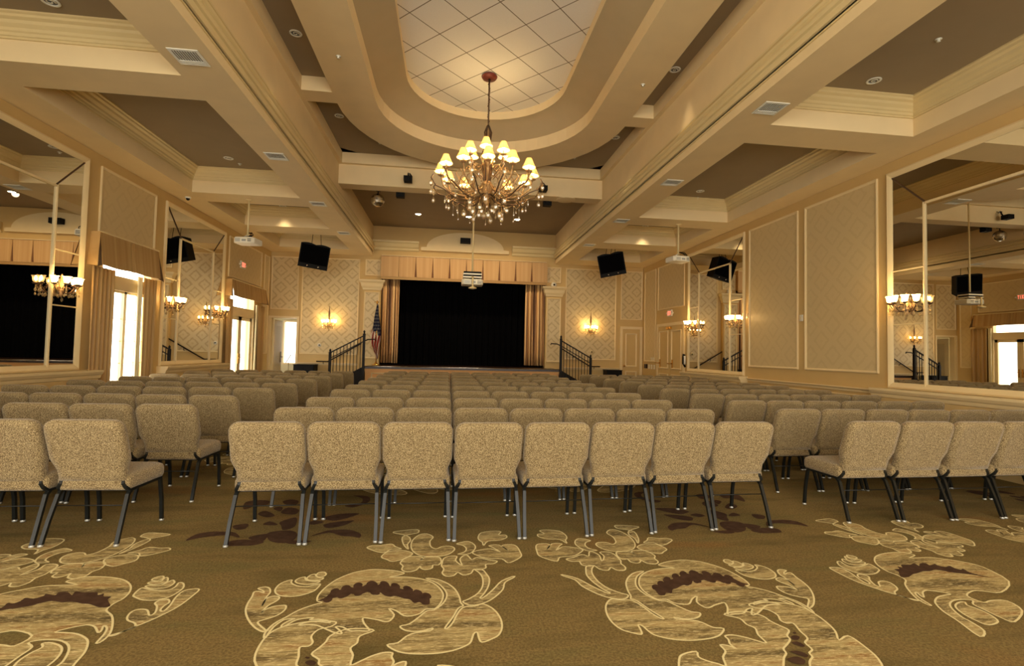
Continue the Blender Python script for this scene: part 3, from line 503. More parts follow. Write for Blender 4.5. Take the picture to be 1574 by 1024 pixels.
# plate between ring and rectangle
def rect_pt(x, y):
    cx = 0.46; yc = 7.25 if y > 7.25 else (-0.9 if y < -0.9 else y)
    dx, dy = x-cx, y-yc; ts = []
    if dx > 1e-6: ts.append((XRi-cx)/dx)
    if dx < -1e-6: ts.append((XLi-cx)/dx)
    if dy > 1e-6: ts.append((9.60-yc)/dy)
    if dy < -1e-6: ts.append((Y_REAR-yc)/dy)
    t = min(ts); return (cx+dx*t, yc+dy*t)
def corner_pts():
    out = []
    for x, y in So: out.append((x, y))
    return out
P_in = corner_pts(); P_out = [rect_pt(x, y) for x, y in P_in]
b.loft([ringz(P_in, 5.07), ringz(P_out, 5.07)], 'ceiling_dark')
for cx_, cy_ in ((XLi, 9.60), (XRi, 9.60), (XLi, Y_REAR), (XRi, Y_REAR)):
    q = sorted(P_out, key=lambda p: (p[0]-cx_)**2+(p[1]-cy_)**2)[:3]
    b.add([(cx_, cy_, 5.0702)]+[(x, y, 5.0702) for x, y in q], [(0, 1, 2), (0, 2, 3), (0, 1, 3)], 'ceiling_dark')
struct(b.build('ceiling'))
b = MB(True)
cove = []
for w, z in ((1.555, 5.07), (1.50, 5.10), (1.40, 5.17), (1.28, 5.235), (1.19, 5.27), (1.15, 5.275)):
    cove.append(ringz(stadium(w, 7.12, -0.9, w*1.005), z))
b.loft(cove, 'cove_paint', smooth=True)
st = stadium(1.15, 7.12, -0.9, 1.155)
b.loft([ringz(st, 5.275), ringz(st, 5.40)], 'beam_paint')
b.add(ringz(st, 5.40), [tuple(range(len(st)-1, -1, -1))], 'ceiling_tiles')
struct(b.build('ceiling', loc=Vector((0, 0, 0))))
# roof slab over everything so no sky leaks in
b = MB(True); b.box(XL-T, XR+T, Y_REAR, YB+T, 5.62, 5.75, 'ceiling_dark'); struct(b.build('ceiling'))
# crown mouldings of the coffers
CR_P = [(0, 4.165), (0.018, 4.165), (0.018, 4.185), (0.03, 4.19), (0.035, 4.215), (0.05, 4.225), (0.055, 4.25), (0.085, 4.275), (0.095, 4.30), (0.125, 4.315), (0.13, 4.335), (0.15, 4.345), (0.15, 4.36)]
n = 0
for x0, x1 in ((XLc, XLo), (XRo, XRc)):
    for y0, y1 in COF[1:]:
        b = MB(True); b.frame('Z', 0, x0, x1, y0, y1, [(d, z) for d, z in CR_P], 'crown_paint'); n += 1
        o = b.build('trim_%d' % n); struct(o)
# moulding along the main beams, facing the nave
for sx, x in ((1, XLi), (-1, XRi)):
    n += 1; b = MB(True)
    prof = [(0, 4.06), (0.012, 4.06), (0.012, 4.075), (0.0, 4.08), (0.0, 4.10), (0.02, 4.105), (0.03, 4.14), (0.03, 4.155), (0.05, 4.165), (0.055, 4.20), (0.04, 4.235), (0.055, 4.25), (0.06, 4.27), (0.02, 4.28), (0.02, 4.305), (0.04, 4.315), (0.04, 4.335), (0.0, 4.345)]
    b.loft([[(x+sx*d, Y_REAR, z) for d, z in prof], [(x+sx*d, YB, z) for d, z in prof]], 'crown_paint', closed=False)
    b.box(x, x+sx*0.07, Y_REAR, 9.60, 4.87, 5.08, 'beam_paint')
    struct(b.build('trim_%d' % n))
# back wall cornices and arch over the stage (room units)
def cornice(x0, x1):
    global n
    n += 1; b = MB(True); pr = [(0.02, 4.14), (0.04, 4.17), (0.05, 4.20), (0.10, 4.24), (0.14, 4.32), (0.17, 4.345), (0.17, 4.39), (0, 4.39)]
    b.loft([[(x0+0.0, YB-d, z) for d, z in pr], [(x1, YB-d, z) for d, z in pr]], 'crown_paint', closed=False, cap=False)
    b.add([(x1, YB-d, z) for d, z in pr]+[(x1, YB, 4.14)], [tuple(range(len(pr)+1))], 'crown_paint')
    b.add([(x0, YB-d, z) for d, z in pr]+[(x0, YB, 4.14)], [tuple(range(len(pr), -1, -1))], 'crown_paint')
    struct(b.build('trim_%d' % n))
cornice(XLi, -0.88); cornice(1.71, XRi)
n += 1; b = MB(True)
arc = [(-0.82, 4.17), (1.62, 4.17), (1.62, 4.26), (1.47, 4.27)]+[(0.40+1.07*math.cos(a), 4.27+0.44*math.sin(a)) for a in [PI*i/20 for i in range(1, 20)]]+[(-0.67, 4.27), (-0.82, 4.26)]
b.loft([[(x, YB-0.002, z) for x, z in arc], [(x, YB-0.07, z) for x, z in arc]], 'beam_paint')
b.add([(x, YB-0.07, z) for x, z in arc], [tuple(range(len(arc)))], 'beam_paint')
struct(b.build('trim_%d' % n))
# wall panels
PANP = [(0, 0), (0, 0.022), (0.012, 0.026), (0.022, 0.018), (0.034, 0.012), (0.034, 0.0)]
def panel(plane, c, sgn, a0, a1, z0, z1, wp=True):
    global n
    n += 1; b = MB(True); b.frame(plane, c, a0, a1, z0, z1, PANP, 'trim_paint', sgn)
    o = struct(b.build('trim_%d' % n, loc=Vector((0, 0, 0))))
    LOC[o] = (0, 0, 0)
    if wp:
        w = MB(True); d = 0.03
        if plane == 'X': w.box(c, c+sgn*0.006, a0+d, a1-d, z0+d, z1-d, 'damask_side')
        else: w.box(a0+d, a1-d, c, c+sgn*0.006, z0+d, z1-d, 'damask_back')
        w.build('wallpaper', parent=o)
for a in ((7.43, 8.74, 2.92, 3.82), (11.50, 13.42, 2.92, 3.80), (13.62, 13.98, 1.24, 3.80)): panel('X', XL, 1, *a)
panel('X', XL, 1, 1.5, 3.9, 1.235, 3.82)
for a in ((5.97, 7.345, 1.235, 3.815), (7.505, 8.85, 1.235, 3.815), (11.48, 13.02, 2.62, 3.79), (13.16, 13.95, 1.24, 3.79)): panel('X', XR, -1, *a)
for a in ((-4.72, -4.02, 2.43, 3.85), (-3.94, -2.44, 1.25, 3.86), (3.28, 4.78, 1.25, 3.86), (4.92, 5.57, 2.43, 3.85)): panel('Y', YB, -1, *a)
# wainscot frames and rails
def rail(plane, c, sgn, a0, a1, z, d=0.05, h=0.06, mat='trim_paint'):
    global n
    n += 1; b = MB(True)
    pr = [(0, z-h), (d*0.4, z-h), (d*0.5, z-h*0.6), (d*0.75, z-h*0.35), (d, z-h*0.25), (d, z), (0, z)]
    if plane == 'X': L = [[(c+sgn*q, a, zz) for q, zz in pr] for a in (a0, a1)]
    else: L = [[(a, c+sgn*q, zz) for q, zz in pr] for a in (a0, a1)]
    b.loft(L, mat, cap=True); return struct(b.build('trim_%d' % n))
rail('X', XR, -1, 5.95, 8.86, 1.03); rail('Y', YB, -1, -3.98, -2.42, 1.03); rail('Y', YB, -1, 3.26, 4.88, 1.03)
for a in ((5.95, 6.9), (7.0, 7.9), (8.0, 8.86)): panel('X', XR, -1, a[0]+.05, a[1]-.05, ZF+0.2, 0.93, False)
def ledge(x, sgn, y0, y1):
    """projecting low wall with a shelf under a mirror"""
    global n
    n += 1; b = MB(True); d = 0.13
    b.box(x, x+sgn*d, y0+.03, y1-.03, ZF, 0.99, 'wainscot')
    pr = [(d, 0.94), (d+.012, 0.95), (d+.02, 0.985), (d+.035, 1.0), (d+.05, 1.03), (d+.05, 1.055), (0, 1.055), (0, 0.94)]
    b.loft([[(x+sgn*q, y, z) for q, z in pr] for y in (y0, y1)], 'trim_paint', cap=True)
    k = int((y1-y0)/0.7)
    for i in range(k):
        a = y0+.1+i*(y1-y0-.2)/k
        b.frame('X', x+sgn*d, a+.05, a+(y1-y0-.2)/k-.05, ZF+.22, 0.87, PANP, 'trim_paint', sgn)
    struct(b.build('trim_%d' % n))
ledge(XL, 1, 4.2, 7.42); ledge(XL, 1, 8.98, 11.40); ledge(XR, -1, 3.0, 5.95); ledge(XR, -1, 8.90, 11.36)
# pilasters beside the stage
for x0, x1 in ((-2.30, -1.88), (2.72, 3.14)):
    n += 1; b = MB(True); b.box(x0-.02, x1+.02, YB-.10, YB, ZF, 3.05, 'wall_paint')
    xa, xb = x0-.02, x1+.02
    pr = [(0, 3.02), (0.015, 3.03), (0.02, 3.06), (0.05, 3.12), (0.07, 3.20), (0.11, 3.25), (0.12, 3.29)]
    b.loft([[(xa-q, YB, z), (xa-q, YB-.1-q, z), (xb+q, YB-.1-q, z), (xb+q, YB, z)] for q, z in pr], 'trim_paint', cap=True)
    b.frame('Y', YB-.10, x0+.01, x1-.01, 1.17, 2.97, PANP, 'trim_paint', -1)
    b.box(x0+.04, x1-.04, YB-.106, YB-.10, 1.20, 2.94, 'damask_back')
    b.frame('Y', YB, x0, x1, 3.42, 3.87, PANP, 'trim_paint', -1)
    b.box(x0+.03, x1-.03, YB-.006, YB, 3.45, 3.84, 'damask_back')
    struct(b.build('trim_%d' % n, loc=Vector((0, 0, 0))))
# vertical pilaster strips framing mirrors etc. are plain paint; baseboards
for nm, bx in (('baseboard_left', (XL, XL+.02, Y_REAR, 7.45)), ('baseboard_right', (XR-.02, XR, Y_REAR, 11.3))):
    b = MB(True); b.box(bx[0], bx[1], bx[2], bx[3], ZF, ZF+.13, 'trim_paint'); struct(b.build(nm))
b = MB(True); b.box(-3.98, -2.34, YB-.02, YB, ZF, ZF+.13, 'trim_paint'); b.box(3.18, 4.88, YB-.02, YB, ZF, ZF+.13, 'trim_paint'); struct(b.build('baseboard_back'))

# ------------------------------------------------------------------ windows and doors
def french(nm, y0, y1, zt, mid, leaves):
    b = MB(True); x = XL
    for a, c in ((y0, y0+.05), (y1-.05, y1)): b.box(x-.10, x+.015, a, c, ZF, zt, 'trim_paint')
    b.box(x-.10, x+.015, y0, y1, zt-.05, zt, 'trim_paint')
    o = struct(b.build(nm)); base = LOC[o]
    t = MB(True); t.box(x-.09, x+.01, y0+.05, y1-.05, mid, mid+.20, 'trim_paint'); t.build('transom_bar', parent=o)
    g = MB(True); g.box(x-.06, x-.055, y0+.05, y1-.05, mid+.20, zt-.05, 'window_glass'); g.build('transom_pane', parent=o)
    w = (y1-y0-.1)/leaves
    for i in range(leaves):
        a = y0+.05+i*w; d = MB(True); st_ = 0.03 if nm == 'window_1' else 0.085
        d.box(x-.075, x-.03, a, a+st_, ZF+.01, mid, 'trim_paint'); d.box(x-.075, x-.03, a+w-st_, a+w-.004, ZF+.01, mid, 'trim_paint')
        d.box(x-.075, x-.03, a, a+w-.004, mid-st_, mid, 'trim_paint'); d.box(x-.075, x-.03, a, a+w-.004, ZF+.01, ZF+.22, 'trim_paint')
        lf = d.build('door_leaf', parent=o)
        g = MB(True); g.box(x-.055, x-.05, a+st_, a+w-st_, ZF+.22, mid-st_, 'window_glass'); g.build('glass_pane', parent=lf)
        mu = MB(True)
        if nm == 'window_1':
            for k in range(1, 5): mu.box(x-.058, x-.048, a+st_, a+w-st_, ZF+.22+k*(mid-ZF-.3)/5-.004, ZF+.22+k*(mid-ZF-.3)/5+.004, 'trim_paint')
            mu.box(x-.058, x-.048, a+w/2-.005, a+w/2+.005, ZF+.22, mid-st_, 'trim_paint'); mu.build('glazing_bar', parent=lf)
        if nm == 'window_1': continue
        h = MB(True); hy = a+(w-.05 if i == 0 else .05)
        h.box(x-.03, x-.018, hy-.02, hy+.02, 1.02, 1.25, 'brass')
        h.tube([(x-.018, hy, 1.16), (x+.02, hy, 1.16), (x+.022, hy+(-.09 if i == 0 else .09), 1.15)], 0.009, 'brass', 6)
        h.build('door_handle', parent=lf)
    return o
french('window_1', W1[0], W1[1], W1[3], 2.18, 2)
french('window_2', W2[0], W2[1], W2[3], 2.10, 2)
french('window_3', W0[0], W0[1], W0[3], 2.18, 3)
def casing(b, plane, c, sgn, a0, a1, zt, w=0.075, d=0.03):
    for p, q, za, zb in ((a0-w, a0, ZF, zt+w), (a1, a1+w, ZF, zt+w), (a0, a1, zt, zt+w)):
        if plane == 'X': b.box(c, c+sgn*d, p, q, za, zb, 'trim_paint')
        else: b.box(p, q, c, c+sgn*d, za, zb, 'trim_paint')
def leafpanels(b, plane, c, sgn, a0, a1, zt):
    for z0, z1 in ((ZF+.15, 0.95), (1.08, zt-.12)): b.frame(plane, c, a0+.09, a1-.09, z0, z1, PANP, 'trim_paint', sgn)
# double door in the right wall
b = MB(True); casing(b, 'X', XR, -1, 11.52, 12.98, 2.18); d1 = struct(b.build('door_1', loc=Vector((0, 0, 0)))); LOC[d1] = (0, 0, 0)
for a0, a1, hy in ((11.52, 12.245, 12.10), (12.255, 12.98, 12.84)):
    b = MB(True); b.box(XR-.012, XR-.001, a0, a1, ZF+.01, 2.18, 'wall_paint'); leafpanels(b, 'X', XR-.012, -1, a0, a1, 2.18); lf = b.build('door_leaf', parent=d1)
    h = MB(True); h.box(XR-.03, XR-.012, hy-.03, hy+.03, 1.10, 1.32, 'brass'); h.tube([(XR-.03, hy, 1.22), (XR-.09, hy, 1.22), (XR-.095, hy+.12, 1.22)], .014, 'brass', 8); h.build('door_handle', parent=lf)
    h = MB(True); h.box(XR-.06, XR-.012, 12.25-.1 if a0 < 12 else 12.26, 12.24 if a0 < 12 else 12.40, 2.09, 2.15, 'brass'); h.build('door_closer', parent=lf)
# single closed door, back right
b = MB(True); casing(b, 'Y', YB, -1, 4.98, 5.50, 2.16); d2 = struct(b.build('door_2', loc=Vector((0, 0, 0)))); LOC[d2] = (0, 0, 0)
b = MB(True); b.box(4.98, 5.50, YB-.012, YB-.001, ZF+.01, 2.16, 'wall_paint'); leafpanels(b, 'Y', YB-.012, -1, 4.98, 5.50, 2.16); lf = b.build('door_leaf', parent=d2)
h = MB(True); h.ball((5.03, YB-.05, 1.10), .03, 'brass', 6); h.tube([(5.03, YB-.012, 1.10), (5.03, YB-.05, 1.10)], .012, 'brass', 6); h.build('door_knob', parent=lf)
# open door, back left, with the passage behind
b = MB(True); casing(b, 'Y', YB, -1, D3[0], D3[1], D3[3], w=0.05); b.box(D3[0], D3[0]+.02, YB, YB+T, ZF, D3[3], 'trim_paint'); b.box(D3[1]-.02, D3[1], YB, YB+T, ZF, D3[3], 'trim_paint')
d3 = struct(b.build('door_3', loc=Vector((0, 0, 0)))); LOC[d3] = (0, 0, 0)
b = MB(True); b.box(-4.67, -4.645, YB+.17, YB+.80, ZF+.01, 2.16, 'trim_paint'); lf = b.build('door_leaf', parent=d3)
g = MB(True); g.box(-4.644, -4.642, YB+.30, YB+.68, 0.9, 2.0, 'window_glass'); g.build('glass_pane', parent=lf)
h = MB(True); h.box(-4.645, -4.63, YB+.70, YB+.76, 1.0, 1.3, 'dark_bronze'); h.tube([(-4.63, YB+.73, 1.15), (-4.58, YB+.73, 1.15), (-4.58, YB+.62, 1.15)], .012, 'dark_bronze', 6); h.build('door_handle', parent=lf)
HX0, HX1, HY = -5.3, -3.4, 15.8
b = MB(True); b.box(HX0, HX1, YB+T, HY+.1, ZF-.1, ZF, 'carpet_ground'); struct(b.build('floor', loc=Vector((0, 0, 0))))
b = MB(True); b.box(HX0, HX1, YB+T, HY+.1, 2.7, 2.8, 'hall_paint'); struct(b.build('ceiling'))
b = MB(True); b.box(HX0-.1, HX0, YB+T, HY+.1, ZF, 2.8, 'hall_paint'); struct(b.build('wall_passage'))
b = MB(True); b.box(HX1, HX1+.1, YB+T, HY+.1, ZF, 2.8, 'hall_paint'); struct(b.build('wall_passage'))
b = MB(True); wall_boxes(b, 'Y', HY, .1, HX0-.1, HX1+.1, ZF, 2.8, [(-4.86, -4.42, 0.96, 2.18)], 'hall_paint'); struct(b.build('wall_passage'))
b = MB(True)
for a in ((-4.90, -4.86, .92, 2.22), (-4.42, -4.38, .92, 2.22)): b.box(a[0], a[1], HY-.02, HY, a[2], a[3], 'trim_paint')
b.box(-4.86, -4.42, HY-.02, HY, 2.18, 2.22, 'trim_paint'); b.box(-4.86, -4.42, HY-.03, HY, .92, .96, 'trim_paint')
w4 = struct(b.build('window_4')); g = MB(True); g.box(-4.86, -4.42, HY+.04, HY+.045, .96, 2.18, 'window_glass'); g.build('glass_pane', parent=w4)
# stand in the passage
P0 = rp(-4.40, 14.75, ZF); t = thing('music_stand', 'slim stand with a slanted pale arm in the passage beyond the open back door', 'stand', P0)
b = MB(True); b.tube([(-4.40, 14.75, ZF+.02), (-4.40, 14.75, 1.05)], .008, 'chrome', 6); b.build('pole', parent=t)
b = MB(True)
for k in range(3): b.tube([(-4.40, 14.75, ZF+.14), (-4.40+.17*math.cos(k*2.09), 14.75+.17*math.sin(k*2.09), ZF+.008)], .008, 'chrome', 6)
b.build('tripod_base', parent=t)
b = MB(True); b.tube([(-4.47, 14.75, 0.99), (-4.33, 14.72, 1.22)], .014, 'white_plastic', 6); b.build('arm', parent=t)

# ------------------------------------------------------------------ mirrors
def wall_mirror(x, sgn, y0, y1, label, far_open=True):
    z0, z1, zb = 1.06, 3.82, 3.295; t = thing('wall_mirror', label, 'mirror', rp(x, (y0+y1)/2, z0), 'tall framed mirrors along the side walls')
    b = MB(True); b.frame('X', x, y0, y1, z0, z1, [(0, 0), (0, .03), (.02, .04), (.045, .03), (.06, .022), (.075, .012), (.075, 0)], 'trim_paint', sgn); b.build('frame', parent=t)
    b = MB(True); b.box(x, x+sgn*.008, y0+.06, y1-.06, z0+.02, z1-.07, 'mirror_glass'); b.build('mirror_glass', parent=t)
    a, c = y0+.51, y1-.51
    for yy in (a, c):
        b = MB(True); b.box(x+sgn*.008, x+sgn*.024, yy-.013, yy+.013, z0+.02, zb+.012, 'trim_paint'); b.box(x+sgn*.008, x+sgn*.030, yy-.006, yy+.006, z0+.02, zb+.012, 'trim_paint'); b.build('divider_bar', parent=t)
    b = MB(True); b.box(x+sgn*.008, x+sgn*.024, a-.013, c+.013, zb-.013, zb+.013, 'trim_paint'); b.build('divider_bar', parent=t)
    for ya, yb in ((a, y0+.07), (c, y1-.07)):
        b = MB(True); b.tube([(x+sgn*.010, ya, zb+.02), (x+sgn*.010, yb, z1-.08)], .011, 'dark_bronze', 4, smooth=False); b.build('mitre_joint', parent=t)
    for zz in (2.535, 1.86):
        for ya, yb in ((y0+.07, a-.022), (c+.022, y1-.07)):
            b = MB(True); b.box(x+sgn*.008, x+sgn*.016, ya, yb, zz-.008, zz+.008, 'trim_paint' if zz > 2 else 'crown_paint'); b.build('glass_joint', parent=t)
    return t
wall_mirror(XL, 1, 3.1, 7.18, 'tall mirror on left wall left of the first curtained window, nearest the camera')
wall_mirror(XL, 1, 9.02, 11.30, 'tall mirror on left wall between the two curtained windows')
wall_mirror(XR, -1, 3.0, 5.82, 'tall mirror on right wall nearest the camera, cut by the photo edge')
wall_mirror(XR, -1, 8.99, 11.28, 'tall mirror on right wall beside the double doors')

# ------------------------------------------------------------------ window dressings
def drape_mesh(b, fixed, axis, a0, a1, z0, z1, depth, folds, m, gather=0.0):
    n = folds*8; rows = 7; vs = []
    for j in range(rows+1):
        t = j/rows; z = z1+(z0-z1)*t
        for i in range(n+1):
            u = i/n; w = a0+(a1-a0)*(u*(1-gather*math.sin(PI*t)*0.5)+gather*0.25*math.sin(PI*t))
            d = fixed+depth*(0.55+0.45*t)*math.sin(2*PI*folds*u+0.7*math.sin(5*u+t))+depth*0.35*math.sin(2*PI*folds*1.9*u+2*t)
            vs.append((w, d, z) if axis == 'X' else (d, w, z))
    fs = [(j*(n+1)+i, j*(n+1)+i+1, (j+1)*(n+1)+i+1, (j+1)*(n+1)+i) for j in range(rows) for i in range(n)]
    b.add(vs, fs, m, True)
def curtain(y0, y1, label, m='window_drape', x=XL+.062, folds=5, z0=ZF+.01, depth=.026, ztop=2.435, grp='drapes beside the left windows'):
    b = MB(True); drape_mesh(b, x, 'Y', y0, y1, z0, ztop, depth, folds, m, 0.0); o = b.build('window_drape')
    s = o.modifiers.new('s', 'SOLIDIFY'); s.thickness = .006
    return tag(o, label, 'curtain', grp)
curtain(7.27, 7.74, 'gold drape on the near side of the first left window', folds=6)
curtain(8.42, 8.78, 'gold drape on the far side of the first left window', folds=4)
curtain(8.28, 8.42, 'thin sheer strip catching daylight at the far edge of the first window', 'sheer', XL+.05, 2)
curtain(11.36, 11.68, 'gold drape on the near side of the second left window', folds=4)
curtain(13.14, 13.62, 'brown drape hanging in shade beyond the second left window', 'window_drape', XL+.06, 4)
curtain(13.02, 13.12, 'narrow pale sheer at the far edge of the second window', 'sheer', XL+.05, 2)
def valance(y0, y1, z0, z1, label):
    t = thing('window_valance', label, 'valance', rp(XL, (y0+y1)/2, z0), 'box valances over the left windows')
    b = MB(True); x0, x1, x2 = XL, XL+.12, XL+.17; n = 24; top = []; bot = []
    for i in range(n+1):
        y = y0+(y1-y0)*i/n; k = abs(y-(y0+y1)/2); pin = -.03 if k < .03 else 0
        top.append((x1+pin*.3, y, z1)); bot.append((x2+pin, y, z0+.006*math.cos(2*PI*i/n*2)))
    bot2 = [(x-.012, y, z) for x, y, z in bot]; top2 = [(x-.012, y, z) for x, y, z in top]
    b.loft([top2, top, bot, bot2], 'window_drape', closed=False); b.box(x0+.002, x1, y0, y1, z1-.02, z1, 'window_drape'); b.build('cloth_panel', parent=t)
    for y, s in ((y0, -1), (y1, 1)):
        b = MB(True)
        b.loft([[(x0+.003, y, z1), (x1, y, z1)], [(x0+.003, y+s*.02, (z0+z1)/2), (x2-.03, y+s*.03, (z0+z1)/2)], [(x0+.003, y+s*.05, z0), (x2, y+s*.09, z0-.02)]], 'window_drape', closed=False)
        b.add([(x1, y, z1-.03), (x2, y+s*.10, z0-.03), (x2-.02, y-s*.02, z0), (x1, y-s*.0, z1-.03)], [(0, 1, 2, 3)], 'dark_bronze')
        b.build('side_jabot', parent=t)
    b = MB(True); b.loft([[(x1+.004, y0-.01, z1-.012), (x1+.012, y0-.01, z1), (x1+.004, y0-.01, z1+.012)], [(x1+.004, y1+.01, z1-.012), (x1+.012, y1+.01, z1), (x1+.004, y1+.01, z1+.012)]], 'trim_paint'); b.build('top_cord', parent=t)
valance(7.30, 8.66, 2.45, 2.90, 'gold fabric valance over the first left window')
valance(11.44, 13.46, 2.50, 2.86, 'gold fabric valance over the second left window')

# ------------------------------------------------------------------ stage (metres)
SF, SZ, SX0, SX1 = 15.88, 0.908, -2.53, 3.54
WB = YB*K
t = thing('stage', 'raised stage platform with dark floor edge and tan front', 'stage', ((SX0+SX1)/2, SF, 0))
b = MB(); b.box(SX0+.02, SX1-.02, SF+.03, WB-.002, 0, SZ-.08, 'stage_front')
k = 6
for i in range(k):
    a = SX0+.15+i*(SX1-SX0-.3)/k; b.frame('Y', SF+.03, a+.06, a+(SX1-SX0-.3)/k-.06, .12, SZ-.20, PANP, 'trim_paint', -1)
b.build('front_panel', parent=t)
b = MB(); b.box(SX0, SX1, SF, WB-.002, SZ-.08, SZ, 'dark_wood'); b.build('stage_floor', parent=t)
b = MB(); b.tube([(SX0, SF-.002, SZ-.01), (SX1, SF-.002, SZ-.01)], .012, 'chrome', 6); b.build('edge_strip', parent=t)
b = MB(); y0, y1 = WB+.2, WB+2.2; xa, xb = STG[0]*K-.25, STG[1]*K+.25
b.box(xa, xb, WB+.002, y1, SZ-.1, SZ, 'dark_wood'); struct(b.build('floor', loc=Vector((0, 0, 0))))
b = MB(); b.box(xa-.1, xa, y0, y1, SZ, 4.6, 'black'); b.box(xb, xb+.1, y0, y1, SZ, 4.6, 'black'); b.box(xa-.1, xb+.1, y1, y1+.1, SZ-.1, 4.6, 'black'); b.box(xa-.1, xb+.1, y0, y1+.1, 4.5, 4.6, 'black')
struct(b.build('stage_sky_block'))  # unseen black shell added round the stage interior to keep sky light out
b = MB(); drape_mesh(b, WB+.75, 'X', STG[0]*K+.02, STG[1]*K-.02, SZ+.02, 4.1, .04, 26, 'black_velvet'); o = b.build('stage_backdrop'); tag(o, 'black velvet curtain closing the stage', 'curtain')
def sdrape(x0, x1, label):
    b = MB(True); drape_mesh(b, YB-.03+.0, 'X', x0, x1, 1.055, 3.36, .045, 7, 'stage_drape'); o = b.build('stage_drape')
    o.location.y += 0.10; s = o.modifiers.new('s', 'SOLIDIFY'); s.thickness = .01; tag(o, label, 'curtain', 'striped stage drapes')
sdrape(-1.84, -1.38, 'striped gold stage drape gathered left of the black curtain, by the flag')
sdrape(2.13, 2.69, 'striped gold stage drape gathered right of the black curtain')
# pleated stage valance
t = thing('stage_valance', 'wide pleated tan valance across the top of the stage opening', 'valance', rp(.42, YB-.14, 3.33))
b = MB(True); x0, x1, y = -1.86, 2.70, YB-.14; pl = [-1.40+.459*i for i in range(9)]
top = [(x0, y)]; bot = [(x0, y)]; mid = [(x0, y)]
for i, px in enumerate(pl):
    wt, wb, dp = .004, (.036 if i else .006), .07
    top += [(px-wt, y), (px, y+dp*.3), (px+wt, y)]; bot += [(px-wb, y), (px, y+dp), (px+wb, y)]; mid += [(px-wb*.45, y), (px, y+dp*.7), (px+wb*.45, y)]
for L in (top, mid, bot): L.append((x1, y))
b.loft([[(a, c, 3.97) for a, c in top], [(a, c, 3.7) for a, c in mid], [(a, c, 3.40) for a, c in bot]], 'valance_cloth', closed=False)
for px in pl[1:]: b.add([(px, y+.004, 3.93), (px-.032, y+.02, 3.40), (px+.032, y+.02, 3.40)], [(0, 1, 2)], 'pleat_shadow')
b.box(x0, x1, y, y+.13, 3.96, 3.985, 'beam_paint'); b.build('pleated_cloth', parent=t)
b = MB(True); b.box(x0, x1, y+.01, y+.06, 3.33, 3.41, 'window_drape'); b.build('bottom_band', parent=t)
b = MB(True); b.box(x0-.01, x0, y, y+.135, 3.40, 3.985, 'valance_cloth'); b.build('side_return', parent=t)
b = MB(True); b.box(x1, x1+.01, y, y+.135, 3.40, 3.985, 'valance_cloth'); b.build('side_return', parent=t)
# stairs and rails at both stage ends
def stairs(sgn, X, side):
    t = thing('stage_steps', 'dark steps climbing to the %s end of the stage' % side, 'stairs', (X+sgn*.8, SF, 0), 'steps at the stage ends')
    N = 5; rise = SZ/N; run = .32
    for i in range(1, N):
        b = MB(); z = SZ-i*rise; b.box(X+sgn*.0+sgn*(i-1)*run, X+sgn*i*run, SF+.05, SF+1.25, 0, z, 'dark_wood'); b.build('step', parent=t)
    b = MB(); L = N*run*.86
    b.add([(X, SF+.01, SZ), (X, SF+.04, SZ), (X+sgn*L, SF+.04, .14), (X+sgn*L, SF+.01, .14), (X, SF+.01, 0), (X, SF+.04, 0), (X+sgn*L, SF+.04, 0), (X+sgn*L, SF+.01, 0)],
          [(0, 1, 2, 3), (4, 7, 6, 5), (0, 3, 7, 4), (1, 5, 6, 2), (3, 2, 6, 7), (0, 4, 5, 1)], 'black_iron'); b.build('stringer', parent=t)
    r = thing('stair_rail', 'black iron stair railing with turned newel posts at the %s end of the stage' % side, 'railing', (X+sgn*.45, SF-.03, 0), 'railings at the stage ends')
    xh, xl = X+sgn*.02, X+sgn*1.0; y = SF-.06
    def newel(x, z0, z1):
        b = MB(); b.box(x-.035, x+.035, y-.035, y+.035, z0, z1-.14, 'black_iron')
        b.lathe([(.036, -.14), (.046, -.13), (.046, -.11), (.022, -.10), (.03, -.07), (.034, -.045), (.02, -.02), (.004, 0)], 'black_iron', (x, y, z1), 10); b.build('newel_post', parent=r)
    newel(xh, SZ-.45, 1.998); newel(xl, .0, 1.411)
    def rz_(x): return 1.83+(1.29-1.83)*abs(x-xh)/abs(xl-xh)
    b = MB(); b.sqtube([(xh, y, rz_(xh)), (xl, y, rz_(xl))], .05, .035, 'black_iron', (0, 1, 0)); b.build('handrail', parent=r)
    b = MB(); b.sqtube([(xh, y, rz_(xh)-.17), (xl, y, rz_(xl)-.17)], .03, .025, 'black_iron', (0, 1, 0)); b.build('lower_rail', parent=r)
    for i in range(1, 10):
        x = xh+(xl-xh)*i/10; b = MB(); b.box(x-.009, x+.009, y-.009, y+.009, max(.02, rz_(x)-1.12), rz_(x)-.01, 'black_iron'); b.build('baluster', parent=r)
    b = MB(); b.tube([(xh, y, 1.66), (xh-sgn*.12, y, 1.715), (xh-sgn*.32, y, 1.725), (xh-sgn*.33, y, 1.68)], .018, 'black_iron', 8); b.build('top_rail_end', parent=r)
    h = thing('wall_handrail', 'black handrail on the back wall behind the steps, %s of the stage' % side, 'handrail', (X+sgn*.8, WB, .98), 'handrails on the back wall'); yw = WB-.07
    b = MB(); b.tube([(X+sgn*1.72, yw, .99), (X+sgn*1.36, yw, .99), (X+sgn*.15, yw, 1.70), (X+sgn*.0, yw, 1.71)], .02, 'black_iron', 8); b.build('handrail', parent=h)
    for q, zz in ((1.50, .98), (.75, 1.33), (.18, 1.66)):
        b = MB(); b.tube([(X+sgn*q, yw, zz), (X+sgn*q, yw, zz-.06), (X+sgn*q, WB-.004, zz-.08)], .010, 'black_iron', 6); b.build('bracket', parent=h)
stairs(-1, SX0, 'left'); stairs(1, SX1, 'right')
